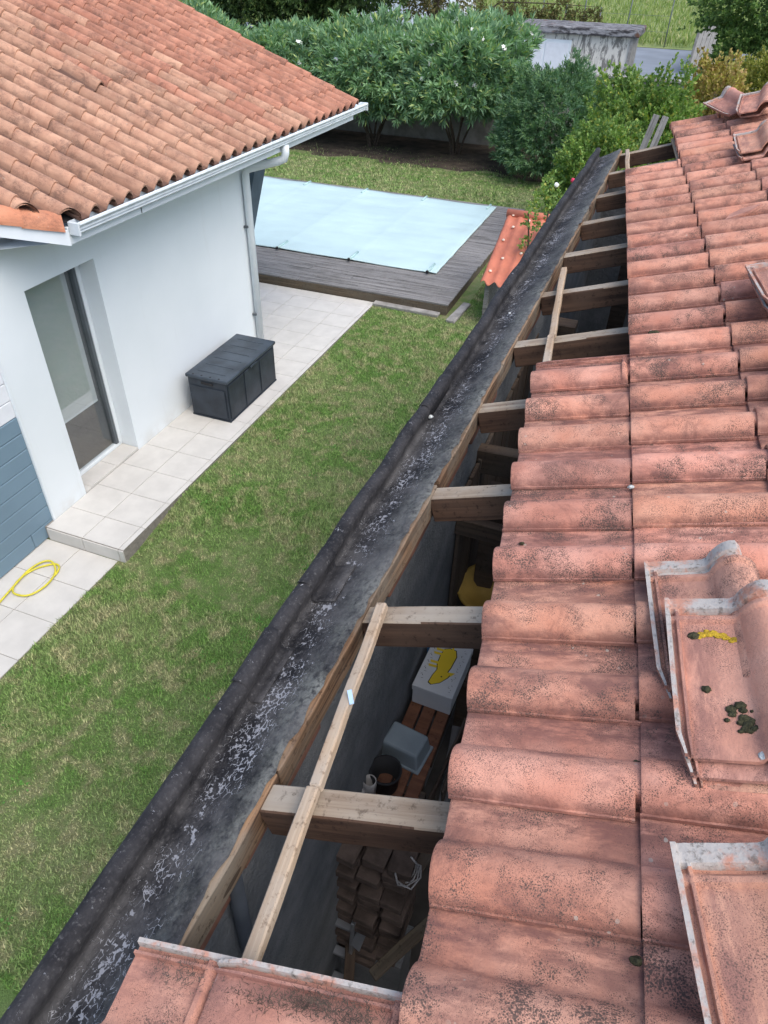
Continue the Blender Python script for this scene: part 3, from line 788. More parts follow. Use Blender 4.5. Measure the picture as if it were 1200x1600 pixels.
# hollow red blocks showing at the wall head under the fascia
for i in range(14):
    y0 = .15 + i * .52; y1 = y0 + .46
    if i in (2, 6, 9): continue
    f0, f1 = fas(y0), fas(y1)
    o = board('wall_block', f0 + Vector((-.118, 0, -.19)), f1 + Vector((-.118, 0, -.19)), .17, .12, 'brickred', None, (0, 0, 1), .004, .006, 6, i)
    op_(o)
op_(box('end_wall', -.8, 3.2, 7.16, 7.30, -.2, 3.02, 'block'))
op_(box('back_wall', 3.2, 3.35, -2.0, 7.3, -.2, 3.9, 'block'))
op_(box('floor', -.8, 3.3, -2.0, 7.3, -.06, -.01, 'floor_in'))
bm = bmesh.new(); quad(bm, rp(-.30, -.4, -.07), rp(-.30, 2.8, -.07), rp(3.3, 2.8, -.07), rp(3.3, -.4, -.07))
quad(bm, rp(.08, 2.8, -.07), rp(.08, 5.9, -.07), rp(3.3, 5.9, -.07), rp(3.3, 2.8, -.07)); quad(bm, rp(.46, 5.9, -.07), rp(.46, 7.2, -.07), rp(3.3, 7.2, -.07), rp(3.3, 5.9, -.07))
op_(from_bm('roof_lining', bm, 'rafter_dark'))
bm = bmesh.new(); quad(bm, (-.8, -.8, -.1), (3.2, -.8, -.1), (3.2, -.8, 3.4), (-.8, -.8, 2.8)); op_(from_bm('near_wall', bm, 'block'))

# ------------------------------------------------------------------ shelter with red sheet roof
sh_ = empty('garden_shelter', (-2.0, 11, 0)); bpy.context.view_layer.update(); SM = sh_.matrix_world.inverted()
tag(sh_, 'small shelter with bright red tile-effect sheet roof beside the pool deck', 'shelter')
def sp(o): o.parent = sh_; o.matrix_parent_inverse = SM.copy(); return o
S0 = Vector((-2.36, 10.45, .66)); S1 = Vector((-2.36, 11.98, 1.28)); sl = (S1 - S0); SLn = sl.length; sv = sl.normalized()
sn = Vector((1, 0, 0)).cross(sv)
bm = bmesh.new(); NX, NY = 48, 41; Wd = 1.05
rows = []
for j in range(NY):
    t = j / (NY - 1); row = []
    stp = (t * 4.6) % 1.0
    for i in range(NX + 1):
        x = i / NX * Wd; ph = x / .175 * 2 * pi
        hgt = .018 * (1 if sin(ph) > 0 else .45) * sin(ph) + .016 * (1 - stp) - .0
        p = S0 + Vector((x, 0, 0)) + sv * (t * SLn + .035 * sin(ph) * (1 if stp < .12 else .3)) + sn * hgt
        row.append(bm.verts.new(p))
    rows.append(row)
for j in range(NY - 1):
    for i in range(NX): bm.faces.new((rows[j][i], rows[j][i + 1], rows[j + 1][i + 1], rows[j + 1][i]))
rs = sp(from_bm('roof_sheet', bm, 'redsheet', None, True)); md = rs.modifiers.new('s', 'SOLIDIFY'); md.thickness = .004
sp(tube('ridge_cap', [S1 + Vector((-.02, .0, .015)), S1 + Vector((Wd + .02, .0, .015))], .07, 'redsheet', None, 12))
for (i, t) in ((.04, .16), (.15, .35), (.05, .60), (.12, .80), (.33, .92), (.05, .97), (.4, .45), (.55, .7)):
    p = S0 + Vector((i + .045, 0, 0)) + sv * (t * SLn) + sn * .028
    o = lathe('screw_cap', [(.024, 0), (.024, .008), (.016, .016), (.002, .018)], 'cap', None, p, 10); o.rotation_euler = sn.to_track_quat('Z', 'Y').to_euler(); sp(o)
for x in (-2.30, -1.40):
    for y, z in ((10.55, .66), (11.9, 1.2)): sp(box('post', x, x + .07, y, y + .07, -.05, z, 'deck'))
sp(box('side_panel', -2.31, -2.30, 10.63, 11.9, .02, .62, 'deck'))

# ------------------------------------------------------------------ pool deck and cover
deck = empty('pool_deck', (-6, 13.5, 0)); bpy.context.view_layer.update(); DM = deck.matrix_world.inverted()
tag(deck, 'weathered grey timber deck around the covered pool', 'deck')
def kp(o): o.parent = deck; o.matrix_parent_inverse = DM.copy(); return o
DXR = -2.885; DXL = -10.6
def deckskew(y): return -.02 * (y - 10.6)
def plank(x0, x1, y, w, z, i):
    o = board('plank', (x0, y, z), (x1, y, z), w - .012, .028, 'deck', None, (0, 0, 1), .002, .003, 6, i)
    return kp(o)
pw = .138; i = 0; y = 10.62 + pw / 2
while y < 16.40:
    z = .145 + random.uniform(-.002, .002)
    if y < 11.93 or y > 16.02:
        xj = random.uniform(-7.2, -4.4)
        plank(DXL, xj - .003, y, pw, z, i); plank(xj + .003, DXR, y, pw, z, i + 200)
    else:
        plank(-3.95, DXR + random.uniform(-.012, .012), y, pw, z, i)
    y += pw; i += 1
kp(box('deck_side', DXL, DXR - .02, 10.622, 10.65, -.04, .128, 'deck_side', None, .004))
kp(box('deck_side', DXR - .05, DXR - .021, 10.651, 16.38, -.04, .128, 'deck_side', None, .004))
kp(box('pool_edge', DXL, -3.96, 11.93, 12.0, -.3, .125, 'deck_side'))
for k, (x, y, L, a) in enumerate(((-2.76, 10.36, .80, 86), (-4.15, 10.56, 1.15, -1))):
    bm = bmesh.new(); bbox(bm, 0, L, -.07, .07, -.03, .03, .012)
    for q in bm.verts: q.co += mnoise.noise_vector(q.co * 9 + Vector((k * 5, 0, 0))) * .012
    o = from_bm('kerb_stone', bm, 'concrete'); o.location = (x, y, .0); o.rotation_euler = (0, 0, radians(a))
    tag(o, ['narrow concrete kerb stone lying beside the corner of the pool deck', 'pale concrete kerb stone along the front foot of the pool deck'][k], 'kerb stone', 'kerb stones by the deck')
bm = bmesh.new(); cx0, cx1, cy0, cy1 = -10.2, -3.47, 11.82, 16.20
NXc, NYc = 120, 60; rows = []
bars = [-3.62, -5.12, -6.58, -8.05, -9.5]
for i in range(NXc + 1):
    x = cx0 + (cx1 - cx0) * i / NXc; row = []
    db = min(abs(x - b) for b in bars)
    for j in range(NYc + 1):
        yy = cy0 + (cy1 - cy0) * j / NYc
        z = .192 + .008 * math.exp(-(db / .05) ** 2) - .004 * (1 - math.exp(-(db / .35) ** 2)) + .012 * mnoise.noise(Vector((x * 1.2, yy * 3.0, 0))) + .006 * mnoise.noise(Vector((x * 2, yy * 9, 0)))
        row.append(bm.verts.new((x, yy + (.04 * (1 - ((x - cx0) / (cx1 - cx0))) if j == NYc else 0), z)))
    rows.append(row)
for i in range(NXc):
    for j in range(NYc): bm.faces.new((rows[i][j], rows[i + 1][j], rows[i + 1][j + 1], rows[i][j + 1]))
cov = from_bm('pool_cover', bm, 'cover', None, True); md = cov.modifiers.new('s', 'SOLIDIFY'); md.thickness = .012; md.offset = -1
tag(cov, 'pale turquoise pool cover stretched over bars on the deck', 'pool cover')
bpy.context.view_layer.update()
for b in bars:
    for (ya, yb) in ((cy0 - .05, cy0 + .36), (cy1 - .30, cy1 + .05)):
        tube('bar_sleeve', [(b, ya, .208), (b, yb, .208)], .024, 'cover_tube', cov, 8)
    tube('bar_cap', [(b, cy0 - .08, .210), (b, cy0 - .05, .210)], .026, 'dark', cov, 8)

# ------------------------------------------------------------------ storage box
sb = empty('storage_box', (-4.66, 6.96, 0), 0.0); tag(sb, 'dark anthracite plastic garden storage box against the white house wall', 'storage box')
LX, LY, LH = .29, .615, .565
box('base', -LX + .012, LX - .012, -LY + .012, LY - .012, .0, .022, 'box', sb, .006)
box('body', -LX + .018, LX - .018, -LY + .018, LY - .018, .022, LH - .035, 'box', sb, .01, 2)
box('lid', -LX, LX + .006, -LY, LY, LH - .032, LH + .012, 'box_lid', sb, .012, 2)
for k in range(3):
    y0 = -LY + .035 + k * .388; box('front_panel', LX - .017, LX - .006, y0, y0 + .372, .04, LH - .06, 'box', sb, .005)
for k in range(2): box('front_rib', LX - .005, LX + .002, -LY + .41 + k * .388 - .008, -LY + .41 + k * .388 + .012, .03, LH - .05, 'box', sb, .003)
for s in (-1, 1):
    box('side_panel', -LX + .05, LX - .05, s * (LY - .010) - .006, s * (LY - .010) + .006, .045, LH - .13, 'box', sb, .004)
    box('handle_slot', -.085, .085, s * (LY - .012) - .008, s * (LY - .012) + .008, LH - .095, LH - .06, 'dark', sb, .006)
box('latch', LX + .007, LX + .020, -.08, .08, LH - .06, LH - .03, 'box_lid', sb, .004)
for k in range(4): box('lid_stud', -.2 + k * .12, -.18 + k * .12, -LY + .02, -LY + .04, LH + .0125, LH + .016, 'dark', sb)
for k in range(6): box('lid_rib', -.19, .20, -LY + .13 + k * .19, -LY + .145 + k * .19, LH + .0125, LH + .015, 'box_lid', sb)

# ------------------------------------------------------------------ hose
hz = -.145; pts = []
for k in range(60):
    t = k / 59 * 2 * pi * 1.45 + .4; r = .20 + .03 * sin(t * 2.3) + .02 * k / 59
    pts.append((-4.78 + r * .62 * cos(t) , 3.36 + r * 1.25 * sin(t), hz + .012 * (k / 59)))
pts += [(-4.86, 2.9, hz), (-4.95, 2.6, hz), (-5.0, 2.2, hz)]
tag(tube('garden_hose', pts, .0095, 'hose', None, 8), 'yellow garden hose coiled on the paving in front of the blue boards', 'hose')

# ------------------------------------------------------------------ foliage
def leaf_mesh(name, base, direc, length, width, roll=None):
    """bent lance leaves: 4 triangles each"""
    n = len(base); d = direc / np.linalg.norm(direc, axis=1, keepdims=True)
    rv = RNG.normal(size=(n, 3)); s = np.cross(d, rv); s /= np.linalg.norm(s, axis=1, keepdims=True) + 1e-9
    up = np.cross(s, d); L = length[:, None]; w = width[:, None]
    V = np.empty((n, 4, 3)); mid = base + d * L * .5 + up * L * .06
    V[:, 0] = base; V[:, 1] = mid - s * w; V[:, 2] = base + d * L - up * L * .08 - np.array([0, 0, .10]) * L; V[:, 3] = mid + s * w
    idx = np.arange(n * 4).reshape(n, 4)
    F = np.concatenate([idx[:, [0, 1, 3]], idx[:, [1, 2, 3]]])
    return np_mesh(name, V.reshape(-1, 3), F)
def lumpy_tips(n, c, rad, seed, zmin=None, inner=.55, lump=.22):
    out = []; nor = []
    while len(out) < n:
        p = RNG.normal(size=3); p /= np.linalg.norm(p)
        if p[2] < -.75: continue
        k = 1 + lump * 2 * mnoise.noise(Vector(p * 1.9) + Vector((seed, 0, 0))) + lump * mnoise.noise(Vector(p * 4.5) + Vector((0, seed, 0)))
        r = RNG.uniform(inner, 1.0) ** .5 * k
        q = np.array(c) + p * np.array(rad) * r
        if zmin is not None and q[2] < zmin + .35 * RNG.random(): continue
        out.append(q); nor.append(p)
    return np.array(out), np.array(nor)
def rosette_leaves(name, tips, nor, nl, length, width, stem, upb, mat, parent):
    n = len(tips); d = nor + np.array([0, 0, upb]) + RNG.normal(size=(n, 3)) * .3; d /= np.linalg.norm(d, axis=1, keepdims=True)
    B = np.repeat(tips, nl, 0); D = np.repeat(d, nl, 0); t = RNG.uniform(0, 1, n * nl)[:, None]
    rv = RNG.normal(size=B.shape); rv -= D * (rv * D).sum(1, keepdims=True); rv /= np.linalg.norm(rv, axis=1, keepdims=True)
    spread = .35 + .95 * (1 - t)
    dirs = D + rv * spread
    base = B + D * stem * t
    me = leaf_mesh(name, base, dirs, RNG.uniform(.75, 1.2, n * nl) * length, RNG.uniform(.8, 1.2, n * nl) * width)
    return mesh_obj(name, me, mat, parent)
def stems(name, n, c, spread, h, r, parent, mat='bark'):
    bm = bmesh.new()
    for k in range(n):
        a = 2 * pi * k / n + random.uniform(-.3, .3); p = Vector((c[0] + .08 * cos(a), c[1] + .08 * sin(a), c[2])); prev = None
        for s in range(6):
            t = s / 5; q = p + Vector((cos(a) * spread * t ** 1.4, sin(a) * spread * .6 * t ** 1.4, h * t)) + mnoise.noise_vector(Vector((k * 3.1, t * 2, c[0]))) * .07
            rr = r * (1 - .7 * t); ring = [bm.verts.new(q + Vector((cos(j * 2 * pi / 6), sin(j * 2 * pi / 6), 0)) * rr) for j in range(6)]
            if prev:
                for j in range(6): bm.faces.new((prev[j], prev[(j + 1) % 6], ring[(j + 1) % 6], ring[j]))
            prev = ring
    return from_bm(name, bm, mat, parent, True)
def flowers(parent, tips, nor, n, size, mat, name='flower'):
    sel = [i for i in range(len(tips)) if nor[i][2] > -.1 and nor[i][1] < .4]
    random.shuffle(sel)
    for i in sel[:n]:
        p = Vector(tips[i]) + Vector(nor[i]) * .16 + Vector((0, 0, .10)); bm = bmesh.new()
        for k in range(random.randint(3, 5)):
            c0 = p + Vector((random.uniform(-1, 1), random.uniform(-1, 1), random.uniform(-.6, .8))) * size * .8
            a0 = random.random() * 6; nrm = (Vector(nor[i]) + Vector((random.uniform(-.5, .5), -.5, .5))).normalized()
            s = nrm.cross(Vector((0, 0, 1))).normalized(); t = s.cross(nrm)
            for j in range(5):
                a = a0 + j * 2 * pi / 5; e = s * cos(a) + t * sin(a); f = s * cos(a + .6) + t * sin(a + .6); g = s * cos(a - .6) + t * sin(a - .6)
                bm.faces.new([bm.verts.new(c0), bm.verts.new(c0 + g * size * .6 + nrm * size * .1), bm.verts.new(c0 + e * size), bm.verts.new(c0 + f * size * .6 + nrm * size * .1)])
        from_bm(name, bm, mat, parent)
def bush(name, loc, rad, cz, ntip, nl, ll, lw, stem, upb, mat, label, seed, zmin=None, nst=7, flo=None, group=None, inner=.5, lump=.22, cat='shrub'):
    e = empty(name, loc); tag(e, label, cat, group)
    tips, nor = lumpy_tips(ntip, (0, 0, cz), rad, seed, zmin, inner, lump)
    rosette_leaves('foliage', tips, nor, nl, ll, lw, stem, upb, mat, e)
    stems('stem', nst, (0, 0, -.05), rad[0] * .6, cz + rad[2] * .3, .035, e)
    if flo: flowers(e, tips, nor, *flo)
    return e
tag(weeds(), 'small bright green clover patches scattered through the lawn', 'weeds', kind='stuff')
OG = 'flowering oleanders at the end of the garden'
bush('oleander', (-14.2, 21.3, 0), (1.85, 1.3, 1.15), 1.85, 1656, 14, .24, .024, .22, .6, 'oleander', 'oleander with pink flowers showing just above the far edge of the house roof', 1.3, .9, 7, (16, .06, 'petal_pink'), OG)
bush('oleander', (-11.2, 21.3, 0), (1.95, 1.35, 1.15), 1.5, 1728, 14, .24, .024, .22, .6, 'oleander', 'oleander directly behind the outer corner of the house gutter', 2.7, .85, 7, (12, .06, 'petal'), OG)
bush('oleander', (-8.5, 21.4, 0), (1.95, 1.4, 1.22), 1.65, 1800, 14, .24, .024, .22, .6, 'oleander', 'oleander with white flowers and bare dark stems beyond the left half of the pool', 4.1, .85, 8, (14, .06, 'petal'), OG)
bush('oleander', (-6.0, 21.5, 0), (1.95, 1.45, 1.25), 1.85, 2088, 14, .24, .024, .22, .6, 'oleander', 'tallest oleander with white flowers beyond the right end of the pool', 5.9, .95, 8, (22, .06, 'petal'), OG)
bush('dark_shrub', (-3.0, 20.2, 0), (1.45, 1.25, 1.35), 1.0, 3200, 15, .13, .014, .18, .5, 'darkbush', 'dark dense shrub without flowers just behind the far end of the black gutter', 8.3, .05, 6, None, None)
bush('mixed_shrub', (-.75, 16.2, 0), (1.15, 1.0, 1.35), 1.45, 4200, 12, .075, .022, .16, .5, 'mixbush', 'bright green loose shrub rising behind the far end of the stripped rafters', 9.4, .2, 6, None, None, .45, .3)
bush('autumn_shrub', (.35, 17.4, 0), (.70, .7, 1.15), 1.75, 1900, 12, .075, .022, .16, .5, 'redbush', 'yellowing rusty shrub behind the corner of the tile roof', 12.2, .3, 5, (6, .04, 'petal'), None, .45, .3)
bush('yellow_shrub', (1.95, 20.5, 0), (1.3, 1.2, 1.35), 1.75, 3600, 12, .08, .018, .15, .5, 'yellowbush', 'golden conifer-like shrub at the right edge of the picture', 15.5, .1, 5, None, None)
bush('low_shrub', (-1.35, 14.6, 0), (.7, .8, .95), 1.3, 2200, 11, .07, .020, .14, .5, 'mixbush', 'low green shrub peeping up behind the end of the gutter', 17.7, .2, 5, None, None)
rz = bush('rose_bush', (-1.62, 11.2, 0), (.30, .30, .55), 1.45, 120, 9, .055, .018, .12, .5, 'mixbush', 'thin rose bush with one red bloom beside the black gutter', 21.1, .5, 4, None, None)
for (x, y, z, m_) in ((.30, -.1, .72, 'petal_red'), (.08, -.12, .64, 'petal')):
    bm = bmesh.new(); bmesh.ops.create_icosphere(bm, subdivisions=2, radius=.034)
    for q in bm.verts: q.co += mnoise.noise_vector(q.co * 45) * .012
    o = from_bm('bloom', bm, m_, rz); o.location = (x, y, z + 1.38 - .0)

def tree(name, loc, trunk_h, tr, blobs, ncl, ll, lw, mat, label, group=None):
    e = empty(name, loc); tag(e, label, 'tree', group)
    tube('trunk', [(0, 0, -.1), (.05, 0, trunk_h * .5), (0, .05, trunk_h), (.05, .05, trunk_h * 1.5)], [tr, tr * .8, tr * .65, tr * .3], 'bark', e, 10)
    B = []; Nn = []
    for k, (c, rad, n) in enumerate(blobs):
        t_, n_ = lumpy_tips(n, c, rad, k * 3.7 + loc[0], None, .35, .3); B.append(t_); Nn.append(n_)
        tube('limb', [(.02, .02, trunk_h * .8), (c[0] * .5, c[1] * .5, (c[2] + trunk_h) / 2), tuple(c)], [tr * .5, tr * .35, tr * .1], 'bark', e, 7)
    rosette_leaves('crown', np.concatenate(B), np.concatenate(Nn), ncl, ll, lw, .25, .1, mat, e)
    return e
tree('broadleaf_tree', (2.6, 30, 0), 2.2, .18, [((-1.2, 0, 3.6), (1.7, 1.6, 1.7), 1900), ((.9, .3, 3.4), (2.0, 1.6, 2.0), 1900), ((-1.0, -.4, 1.9), (1.35, 1.2, 1.3), 1600), ((1.2, -.5, 1.6), (1.6, 1.2, 1.4), 1300)], 10, .12, .034, 'tree', 'leafy green tree at the top right corner beyond the tile roof')
tree('dark_tree', (-13.6, 27.5, 0), 2.6, .2, [((-2.4, 0, 4.0), (2.4, 1.5, 1.7), 2400), ((.3, .2, 3.9), (2.3, 1.5, 1.6), 2400), ((2.4, 0, 4.0), (1.5, 1.3, 1.2), 1300), ((-1.2, 0, 2.6), (2.6, 1.2, 1.2), 1700)], 11, .13, .034, 'darktree', 'shadowy tree overhanging the oleanders along the top of the picture')
tree('small_tree', (-9.9, 31, 0), 2.4, .12, [((.3, 0, 3.6), (1.1, 1, 1.2), 500), ((-.6, .2, 3.0), (.8, .7, .7), 250)], 10, .11, .028, 'vine', 'yellowish small tree next to the grey post behind the oleanders')

# ------------------------------------------------------------------ beyond the garden
gw = box('garden_wall', -22, 4.5, 23.2, 23.4, -.3, 1.93, 'gwall'); tag(gw, 'low grey garden wall running behind the oleander stems', 'wall')
box('coping', -22, 4.5, 23.14, 23.46, 1.932, 1.99, 'concrete', gw, .01)
shd = empty('shed', (-4.4, 31, .06)); tag(shd, 'weathered flat roofed shed with stained walls beyond the garden wall', 'shed')
box('wall', -1.95, 1.92, -.95, 1.2, -.1, 2.28, 'shedwall', shd)
box('corner_post', 1.921, 2.02, -1.0, 1.2, -.1, 2.28, 'concrete', shd)
bm = bmesh.new(); bbox(bm, -2.1, 2.2, -1.15, 1.3, 2.285, 2.50, .03, 2)
bmesh.ops.subdivide_edges(bm, edges=bm.edges[:], cuts=8, use_grid_fill=True)
for q in bm.verts: q.co += mnoise.noise_vector(q.co * 2.5) * .014
from_bm('roof_slab', bm, 'shedroof', shd)
dr = box('garage_door', -1.9, -.05, -.985, -.955, -.1, 2.1, 'white', shd, .01)
for k in range(2):
    box('door_panel', -1.84 + k * .88, -1.02 + k * .88, -.998, -.984, .1, 2.0, 'bluewhite', dr, .008)
nh = empty('neighbour_house', (-14.3, 41, 0)); tag(nh, 'pale grey neighbouring building glimpsed between tree and oleander tops', 'building')
box('wall', -3.2, 2.0, 0, 5, -.2, 3.4, 'white', nh)
for k in range(7): box('wall_panel', -3.1 + k * .72, -2.42 + k * .72, -.03, -.004, .1, 3.2, 'white_dirty', nh, .01)
box('roof', -3.6, 2.4, -.5, 5.5, 3.42, 3.6, 'concrete', nh, .02)
tag(box('grey_post', -11.05, -10.80, 34.9, 35.1, -.1, 2.9, 'concrete', None, .02), 'slim grey concrete post behind the middle oleander', 'post')
# wire fence with a vine
for k, x in enumerate((-17.8, -15.3, -12.8, -10.3, -7.6, -4.94, -2.45)):
    o = tube('fence_post', [(x, 54.6, -.1), (x + .1 * (k % 2), 54.6, 2.6)], .035, 'frame', None, 6)
    lab = ['thin fence post at the meadow edge, leftmost behind the dark tree', 'thin fence post at the meadow edge, second behind the dark tree', 'thin fence post at the meadow edge, behind the grey post', 'thin fence post at the meadow edge, within the left half of the vine', 'thin fence post at the meadow edge, within the right half of the vine', 'thin bare fence post in the meadow nearer the shed', 'thin bare fence post in the meadow nearer the concrete fence'][k]
    tag(o, lab, 'fence post', 'wire fence posts at the meadow edge')
for zi, z in enumerate((.8, 1.6, 2.4)):
    tag(tube('fence_wire', [(-17.8, 54.6, z), (-2.4, 54.6, z - .03)], .008, 'frame', None, 5), ['bottom', 'middle', 'top'][zi] + ' wire of the fence along the meadow edge', 'wire', 'fence wires')
ve = empty('fence_vine', (-9.0, 46, 0)); tag(ve, 'brownish vine grown over the fence behind the shed', 'vine')
tl = []; nl_ = []
for k in range(10):
    a, b = lumpy_tips(130, (-4.0 + k * .78, 0, 1.75 + .22 * sin(k * 2.1)), (.42, .3, .62 + .2 * cos(k * 1.7)), k * 2.2, None, .3, .35); tl.append(a); nl_.append(b)
rosette_leaves('foliage', np.concatenate(tl), np.concatenate(nl_), 8, .11, .034, .2, .0, 'vine', ve)
tube('stem', [(-4, 0, 0), (-3.6, .0, 1.2), (-2, .05, 2.3), (.5, 0, 2.35), (3.2, .05, 2.3)], [.06, .05, .04, .03, .01], 'bark', ve, 6)
for x in (-3.9, -1.2, 1.6, 3.4): tube('stake', [(x, .15, -.1), (x, .15, 2.3)], .04, 'frame', ve, 6)
cf = empty('concrete_fence', (0, 46, 0)); tag(cf, 'leaning concrete panel fence beside the road under the big tree', 'fence')
for k in range(5):
    o = box('fence_panel', -.03, .03, -1.0, .98, 0, 1.65, 'concrete', cf, .02); o.location = (-.50 + k * .20, -2.0 + k * 2.0, -.02); o.rotation_euler = (radians(0), radians(3), radians(-5.7))
    o = box('fence_post', -.06, .06, -.06, .06, 0, 1.75, 'gwall', cf, .015); o.location = (-.60 + k * .20, -3.0 + k * 2.0, -.02); o.rotation_euler = (0, radians(3), 0)
# meadow grass
n = 26000; X_ = RNG.uniform(-45, 12, n); Y_ = 54.8 + RNG.random(n) ** 1.5 * 60
base = np.stack([X_, Y_, np.zeros(n) + np.maximum(0, Y_ - 60) * .004], 1); dirs = np.stack([RNG.normal(0, .35, n), RNG.normal(0, .35, n), np.ones(n)], 1)
mo = mesh_obj('meadow_grass', leaf_mesh('meadow_grass', base, dirs, RNG.uniform(.35, .8, n), RNG.uniform(.03, .06, n)), 'meadow_blade')
tag(mo, 'tall pale meadow grass filling the field beyond the road', 'grass', kind='stuff')
for k, (a, b, r_) in enumerate((((-.60, 13.1, 2.0), (-.47, 13.25, 2.68), 8), ((-.46, 13.15, 2.0), (-.33, 13.3, 2.66), 3))):
    o = board('grey_plank', a, b, .10, .025, 'deck', None, (0, 1, 0)); tag(o, ['weathered grey plank, wider one leaning in the shrub behind the roof end', 'weathered grey plank leaning just right of the wider one'][k], 'plank', 'planks in the shrub')

# ------------------------------------------------------------------ loose tiles lying on the roof
LAYS = []
def loose(label, a, b, h, rot, name='loose_tile', tilt=(0, 0), k=1.0):
    """tile with its nose at (a, b) on the slope; rot turns it about the roof normal"""
    o = bpy.data.objects.new(name, TILE_L); link(o)
    o.matrix_world = Matrix.Translation(rp(a, b, h)) @ BO @ Matrix.Rotation(radians(rot), 4, 'Z') @ Matrix.Rotation(radians(tilt[0]), 4, 'X') @ Matrix.Rotation(radians(tilt[1]), 4, 'Y')
    c = random.uniform(.95, 1.1) * k; o.color = (c, c * random.uniform(.96, 1.05), c * random.uniform(.95, 1.05), 1)
    return tag(o, label, 'roof tile', 'loose tiles stacked on the roof')
# nose points to -v (towards the viewer): rotate +90 so that local x runs along +v; local y then runs along -u
RT = 90.6
top1 = loose('top tile of the middle stack, with yellow lichen and moss in its pan', .29, .888, .106, RT)
loose('second tile of the middle stack, showing only its front edge', .298, .862, .084, RT)
loose('third tile of the middle stack, just under the second', .304, .852, .062, RT)
loose('tile lying behind the middle stack, its nose tucked under the lichened tile', .262, 1.085, .074, RT + 2, tilt=(0, 2))
loose('tile under the one behind the middle stack', .270, 1.075, .050, RT + 3)
loose('top tile of the nearest stack, cut by the lower right picture edge', .318, .318, .096, RT + 6.5)
loose('second tile of the nearest stack at the lower right picture edge', .328, .305, .073, RT + 6)
loose('bottom tile of the nearest stack at the lower right picture edge', .338, .300, .050, RT + 5)
loose('top tile of the small stack at the right edge, lichen grey', .72, 2.93, .140, RT + 2)
loose('lower tile of the small stack at the right edge', .725, 2.92, .100, RT + 1)
loose('pale loose tile at the right edge between the two stacks', .70, 2.18, .09, RT - 3)
loose('tile on top of the far pile, tipped sideways', 1.02, 6.55, .150, RT - 12, tilt=(0, -6))
loose('tile beneath the tipped one in the far pile', 1.05, 6.60, .100, RT - 6, tilt=(4, 2))
loose('weathered tile in the far pile nearest the gable', .98, 6.95, .120, RT + 18, tilt=(-6, -8), k=.85)
loose('loose tile at the right edge in front of the far pile', .92, 5.55, .100, RT - 4, tilt=(0, -3))
loose('lower loose tile at the right edge in front of the far pile', .93, 5.52, .065, RT - 2)
# ridge caps at the far corner
def cap_tile(label, a, b, h, rot, tiltx=0, L=.40, r=.10, k=1.0):
    bm = bmesh.new(); prev = None
    for s in range(5):
        t = s / 4; rr = r * (1 - .16 * t); ring = []
        for j in range(11): ring.append(bm.verts.new((t * L, rr * cos(pi * j / 10), rr * sin(pi * j / 10) * .95)))
        if prev:
            for j in range(10): bm.faces.new((prev[j], prev[j + 1], ring[j + 1], ring[j])).smooth = True
        prev = ring
    o = from_bm('ridge_tile', bm, 'tile'); md = o.modifiers.new('s', 'SOLIDIFY'); md.thickness = .013; md.offset = 1
    o.matrix_world = Matrix.Translation(rp(a, b, h)) @ BO @ Matrix.Rotation(radians(rot), 4, 'Z') @ Matrix.Rotation(radians(tiltx), 4, 'Y')
    o.color = (k, k * .97, k * .95, 1)
    return tag(o, label, 'ridge tile', 'round ridge tiles at the gable corner')
cap_tile('half round ridge tile standing nearest the gable edge of the roof', .80, 7.33, .03, 12, -4, k=.95)
cap_tile('darker half round ridge tile behind the far pile of tiles', 1.15, 7.35, .05, 15, -9, k=.72)
cap_tile('topmost half round ridge tile at the upper right picture edge', 1.42, 7.30, .14, 10, -6, k=.8)
bm = bmesh.new(); pts_ = [(0, 0), (.13, .02), (.19, .075), (.10, .10), (.03, .07)]
tp_ = [bm.verts.new((x, y, .012 + .03 * (x / .19))) for x, y in pts_]; bt_ = [bm.verts.new((x, y, .03 * (x / .19))) for x, y in pts_]
bm.faces.new(tp_); bm.faces.new(bt_[::-1])
for i in range(5): bm.faces.new((bt_[i], bt_[(i + 1) % 5], tp_[(i + 1) % 5], tp_[i]))
shd_ = from_bm('tile_shard', bm, 'tile_loose'); shd_.matrix_world = Matrix.Translation(rp(.47, 4.33, .052)) @ BO; shd_.color = (1, .95, .95, 1)
tag(shd_, 'broken pointed shard of tile lying on the roof far from the stacks', 'tile shard')
# moss, lichen and twigs on the tiles
def clump(name, p, r, mat, parent=None, flat=.5, seed=0):
    bm = bmesh.new(); bmesh.ops.create_icosphere(bm, subdivisions=3, radius=1)
    for q in bm.verts:
        k = 1 + .25 * mnoise.noise(q.co * 1.8 + Vector((seed, 0, 0))) + .30 * mnoise.noise(q.co * 7 + Vector((0, seed, 0)))
        q.co = Vector((q.co.x * r * k, q.co.y * r * k * .85, max(q.co.z, -.2) * r * flat * k))
    o = from_bm(name, bm, mat, None, True); m = Matrix.Translation(p) @ BO; o.matrix_world = m
    if parent is not None:
        bpy.context.view_layer.update(); o.parent = parent; o.matrix_parent_inverse = parent.matrix_world.inverted()
    return o
bpy.context.view_layer.update()
for k in range(26):
    a, b = ((.150, .990), (.166, .962))[k % 2]; clump('moss', rp(a + random.gauss(0, .010), b + random.gauss(0, .010), .113), random.uniform(.005, .011), 'moss', top1, .6, 60 + k)
clump('moss', rp(.098, 1.05, .113), .010, 'moss', top1, .5, 3); clump('moss', rp(.085, 1.20, .113), .012, 'moss', top1, .4, 4)
for k in range(16):
    a = .125 + .0046 * k + random.uniform(-.004, .004); clump('lichen', rp(a - .03, 1.200 + .010 * sin(k * .33) + random.uniform(-.007, .007), .1125), random.uniform(.005, .0105), 'lichen_y', top1, .16, 5 + k)
for k, (a, b, r) in enumerate(((.185, .897, .011), (.197, .895, .009))): clump('lichen', rp(a, b, .114), r, 'lichen_w', top1, .5, 12 + k)
